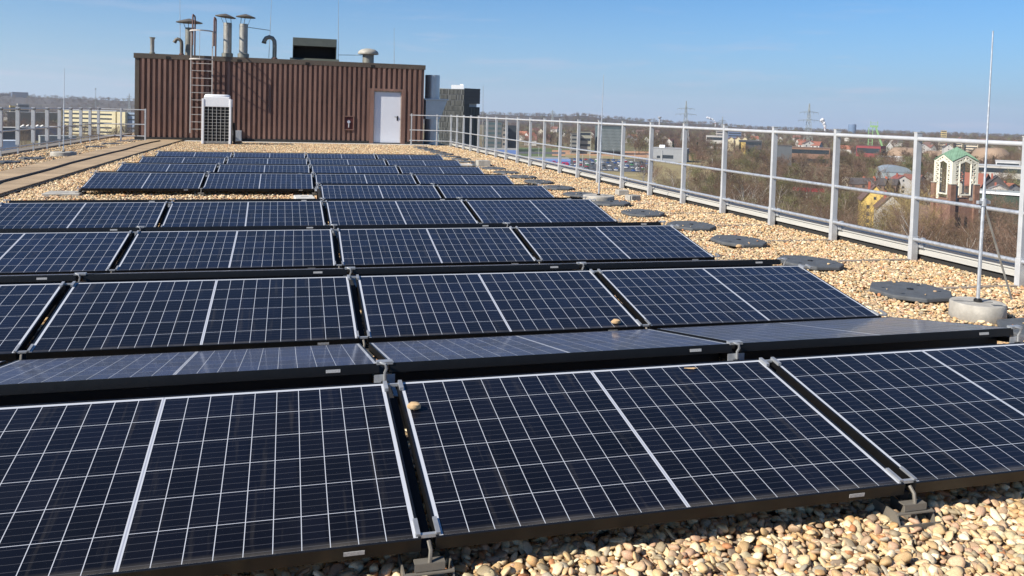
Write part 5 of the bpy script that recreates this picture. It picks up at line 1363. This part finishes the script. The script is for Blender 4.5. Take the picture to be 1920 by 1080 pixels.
# ---- cars in the car park
def make_car(col):
    t = bpy.data.objects.new('parked_car', None); COL.objects.link(t); ORG[t.name] = (0,0,0)
    b = MB(); b.extr([(-2.15,-.85,.35),(2.15,-.85,.35),(2.15,-.85,.75),(1.25,-.85,.92),(-1.9,-.85,.95),(-2.15,-.85,.8)], (0,1.7,0)); b.build('body', col, t, (0,0,0))
    b = MB(); b.add([(-1.85,-.8,.93),(1.15,-.8,.93),(1.15,.8,.93),(-1.85,.8,.93),(-1.35,-.62,1.46),(.35,-.62,1.46),(.35,.62,1.46),(-1.35,.62,1.46)], [(4,5,6,7),(0,1,5,4),(1,2,6,5),(2,3,7,6),(3,0,4,7)]); b.build('windows', M['glass'], t, (0,0,0))
    b = MB(); b.box(-1.25,.3,-.6,.6,1.465,1.50); b.build('roof', col, t, (0,0,0))
    for x in (-1.35,1.35):
        for y in (-.8,.8): MB().tube([(x,y-.1,.33),(x,y+.1,.33)], .33, 12).build('wheel', M['plastic'], t, (0,0,0))
    return t
cars = [(make_car(mat('car_'+n_, c, .3, 0, .03, 1)), n_) for n_, c in (('white',(.72,.72,.72)),('black',(.015,.015,.017)),('silver',(.42,.43,.45)),('red',(.42,.02,.025)),('blue',(.03,.09,.30)),('green',(.09,.30,.10)),('grey',(.12,.125,.13)))]
cu_ = [0]*7; cr_ = random.Random(3)
wts = [0,0,0,1,1,2,2,2,3,4,4,6,6,5]
ci_ = 0
for row in range(8):
    pyr = 300 + row*2.7
    for c in range(15):
        if ci_ >= 95 or cr_.random() < .22: continue
        px = 1066 + c*10.6 + row*.5 + cr_.uniform(-2,2); p = G(px, pyr + c*.25, ZG)
        k = cr_.choice(wts); o0, nm = cars[k]
        o = o0 if not cu_[k] else dup(o0); cu_[k] = 1
        o.location = (p.x, p.y, ZG+.35); o.rotation_euler = (0,0,-YAW+math.pi/2+.2+cr_.uniform(-.06,.06)); o['label'] = f'{nm} car parked in the distant car park below the teal glass block'; o['category'] = 'car'; o['group'] = f'{nm} cars in the distant car park'; ci_ += 1
for k, c in enumerate(cars):
    if not cu_[k]:
        p = G(1070+k*9, 322, ZG); c[0].location = (p.x, p.y, ZG+.35); tag(c[0], f'{c[1]} car parked in the distant car park below the teal glass block', 'car', f'{c[1]} cars in the distant car park')
# lamp posts round the car park
for k, (px, py) in enumerate([(1010,296),(1052,296),(1106,300),(1150,302),(1190,303),(1213,314),(1128,318),(1092,316),(1164,309),(1240,303),(1335,325)]):
    p = G(px, py, ZG); t = thing('lamp_post', 'tall thin lamp post by the distant car park', 'lamp post', (p.x, p.y, ZG), 'lamp posts round the distant car park')
    MB().tube([(p.x,p.y,ZG),(p.x,p.y,ZG+10.5)], [.16,.09], 6).build('pole', wm((.55,.55,.55)), t); MB().box(p.x-.9,p.x+.1,p.y-.15,p.y+.15,ZG+10.5,ZG+10.7).build('lamp_head', wm((.5,.5,.5)), t)
# ------------------------------------------------------------------ trees one can tell apart
FOOT.append((G(1140,311,ZG).x, G(1140,311,ZG).y, 45))
tr_ = random.Random(12)
placed = []
def put(key, px, D, s, label, group):
    p = base_at(px, D)
    tree(key, p.x, p.y, s, label, group); placed.append((p.x, p.y))
SP = [('willow',1738,232,1.35,'tall yellowish willow in front of the church tower'),('willow',1768,228,.85,'shorter willow at the foot of the church tower'),('willow',1716,222,1.25,'willow between the white house and the church tower'),
 ('birch',1408,330,1.15,'pale stemmed birch behind the third post of the right guardrail'),('birch',1432,345,.95,'second pale birch among the brown bushes'),('birch',1209,430,1.2,'pale birch at the right end of the car park'),('birch',1222,420,1.0,'twin birch by the car park end'),
 ('round1',1640,262,1.0,'brown tree in front of the yellow house'),('round2',1668,258,.9,'bare tree in front of the white gable'),('round1',1690,262,.85,'bare tree hiding the right half of the white gable'),('round2',1595,300,1.15,'dark branched tree left of the yellow house'),
 ('round2',1850,262,1.0,'bare tree right of the church tower'),('red1',1885,270,1.0,'reddish bare tree at the right picture edge below the green hall'),('red1',1910,300,.9,'reddish tree under the flat roof edge at the right'),
 ('green',1392,560,1.1,'olive green tree left of the yellow annex'),('red2',1330,470,1.0,'orange brown tree beside the grey shed'),('red1',1350,520,1.1,'reddish tree right of the grey shed'),('bush_g',1390,430,1.2,'bright olive bush on the slope')]
for s in SP: put(s[0], s[1], s[2], s[3], s[4], 'single trees below the roof')
def far_field(n, px0, px1, d0, d1, keys, smin, smax, where, gap, counts={}):
    k = 0; tries = 0
    while k < n and tries < n*60:
        tries += 1
        D = math.sqrt(tr_.uniform(d0*d0, d1*d1)); px = tr_.uniform(px0, px1); p = base_at(px, D)
        if not free(p.x, p.y, 2) or any((p.x-a)**2+(p.y-b_)**2 < gap*gap for a, b_ in placed): continue
        key = tr_.choice(keys); placed.append((p.x, p.y))
        tree(key, p.x, p.y, tr_.uniform(smin, smax), f'{DESC[key]} {where}', f'{DESC[key]}s {where}'); k += 1
far_field(95, 1340, 1940, 215, 420, ['round1','round1','round2','red1','red1','red2','green','birch','birch','bush_y'], .6, 1.05, 'in the thicket below the right guardrail', 8)
far_field(26, 1480, 1945, 168, 232, ['round1','red1','round2','red2','birch'], .85, 1.3, 'close below the right guardrail', 9)
far_field(50, 1225, 1620, 300, 470, ['bush','bush_g','bush_y','birch','red2','round1','green'], .6, 1.05, 'on the slope right of the car park', 7)
far_field(45, 1400, 1930, 420, 700, ['round1','round2','red1','red2','green','round1'], .75, 1.05, 'in the wood behind the church', 11)
far_field(30, 0, 250, 520, 1000, ['round1','round2','red1','red2'], .8, 1.2, 'beyond the left railing', 12)
far_field(18, 985, 1420, 900, 1500, ['fir'], .8, 1.2, 'in the suburb under the ridge', 14)
far_field(9, 1700, 1930, 420, 900, ['fir'], .7, 1.1, 'behind the church on the right', 14)
# ------------------------------------------------------------------ woods that read as one mass
lowc = bpy.data.collections.new('wood_shapes')
for key, mk, mt_ in (('a', tree_mesh(31, 13, 1.0, (9,6,6), .15, .16), 'twig'), ('b', tree_mesh(32, 13, 1.1, (9,6,6), .15, .16), 'twig_r'), ('c', tree_mesh(33, 13, .9, (9,6,6), .12, .16), 'twig_r'), ('d', tree_mesh(34, 12, 1.1, (9,6,6), .15, .16), 'twig'), ('e', tree_mesh(35, 12, 1.1, (9,6,6), .15, .16), 'twig_g')):
    m2 = MB(); m2.add(mk[0].v, mk[0].f); m2.add(mk[1].v, mk[1].f)
    o = m2.build('wood_tree', M[mt_], smooth=False); COL.objects.unlink(o); lowc.objects.link(o)
def wood(name, n, px0, px1, d0, d1, s0, s1, seed, avoid=True, p_=1.0):
    r_ = np.random.RandomState(seed); pts = []
    while len(pts) < n:
        D = (r_.uniform(d0**p_, d1**p_))**(1/p_); px = r_.uniform(px0, px1); p = base_at(px, D)
        if avoid and not free(p.x, p.y, 1): n -= .3; continue
        pts.append((p.x, p.y, ZG-.3))
    n = len(pts); s = r_.uniform(s0, s1, n)
    gn_scatter(name, pts, np.stack([np.zeros(n), np.zeros(n), r_.uniform(0,6.28,n)],1), np.stack([s*1.15,s*1.15,s],1), lowc)
FOOT.append((base_at(1150,650).x, base_at(1150,650).y, 75)); FOOT.append((base_at(1050,640).x, base_at(1050,640).y, 60))
wood('wood_right', 460, 1300, 1960, 430, 900, .55, 1.0, 1, p_=2)
wood('wood_slope', 170, 1330, 1960, 200, 430, .28, .55, 6, p_=2)
wood('wood_far_right', 1500, 1180, 2000, 900, 2900, .7, 1.15, 2, p_=1.4)
wood('wood_suburb', 900, 940, 1330, 930, 2900, .7, 1.15, 3, p_=1.3)
wood('wood_left', 900, -60, 270, 900, 2900, .7, 1.2, 4, p_=1.3)
# trees along the ridge
r_ = np.random.RandomState(8); pts = []
hv = np.array(vs_h)
sel = r_.choice(len(hv), 3800); jit = r_.normal(0, 8, (3800,2))
pts = hv[sel].copy(); pts[:,0] += jit[:,0]; pts[:,1] += jit[:,1]; pts[:,2] -= 2
sc = r_.uniform(.8,1.3,3800)
gn_scatter('wood_ridge', pts, np.stack([np.zeros(3800),np.zeros(3800),r_.uniform(0,6.28,3800)],1), np.stack([sc*1.4,sc*1.4,sc],1), lowc)
# ------------------------------------------------------------------ haze
mt, nt_, bs = newmat('haze'); nt_.nodes.remove(bs)
pv = nt_.nodes.new('ShaderNodeVolumePrincipled'); pv.inputs['Color'].default_value = (.86,.90,.97,1); pv.inputs['Density'].default_value = 8e-5
pv.inputs['Anisotropy'].default_value = .2
nt_.links.new(pv.outputs[0], nt_.nodes['Material Output'].inputs['Volume'])
hz = MB().box(-5200,5200,-5200,5200,ZG-1,150).build('haze', mt); tag(hz, kind='stuff')
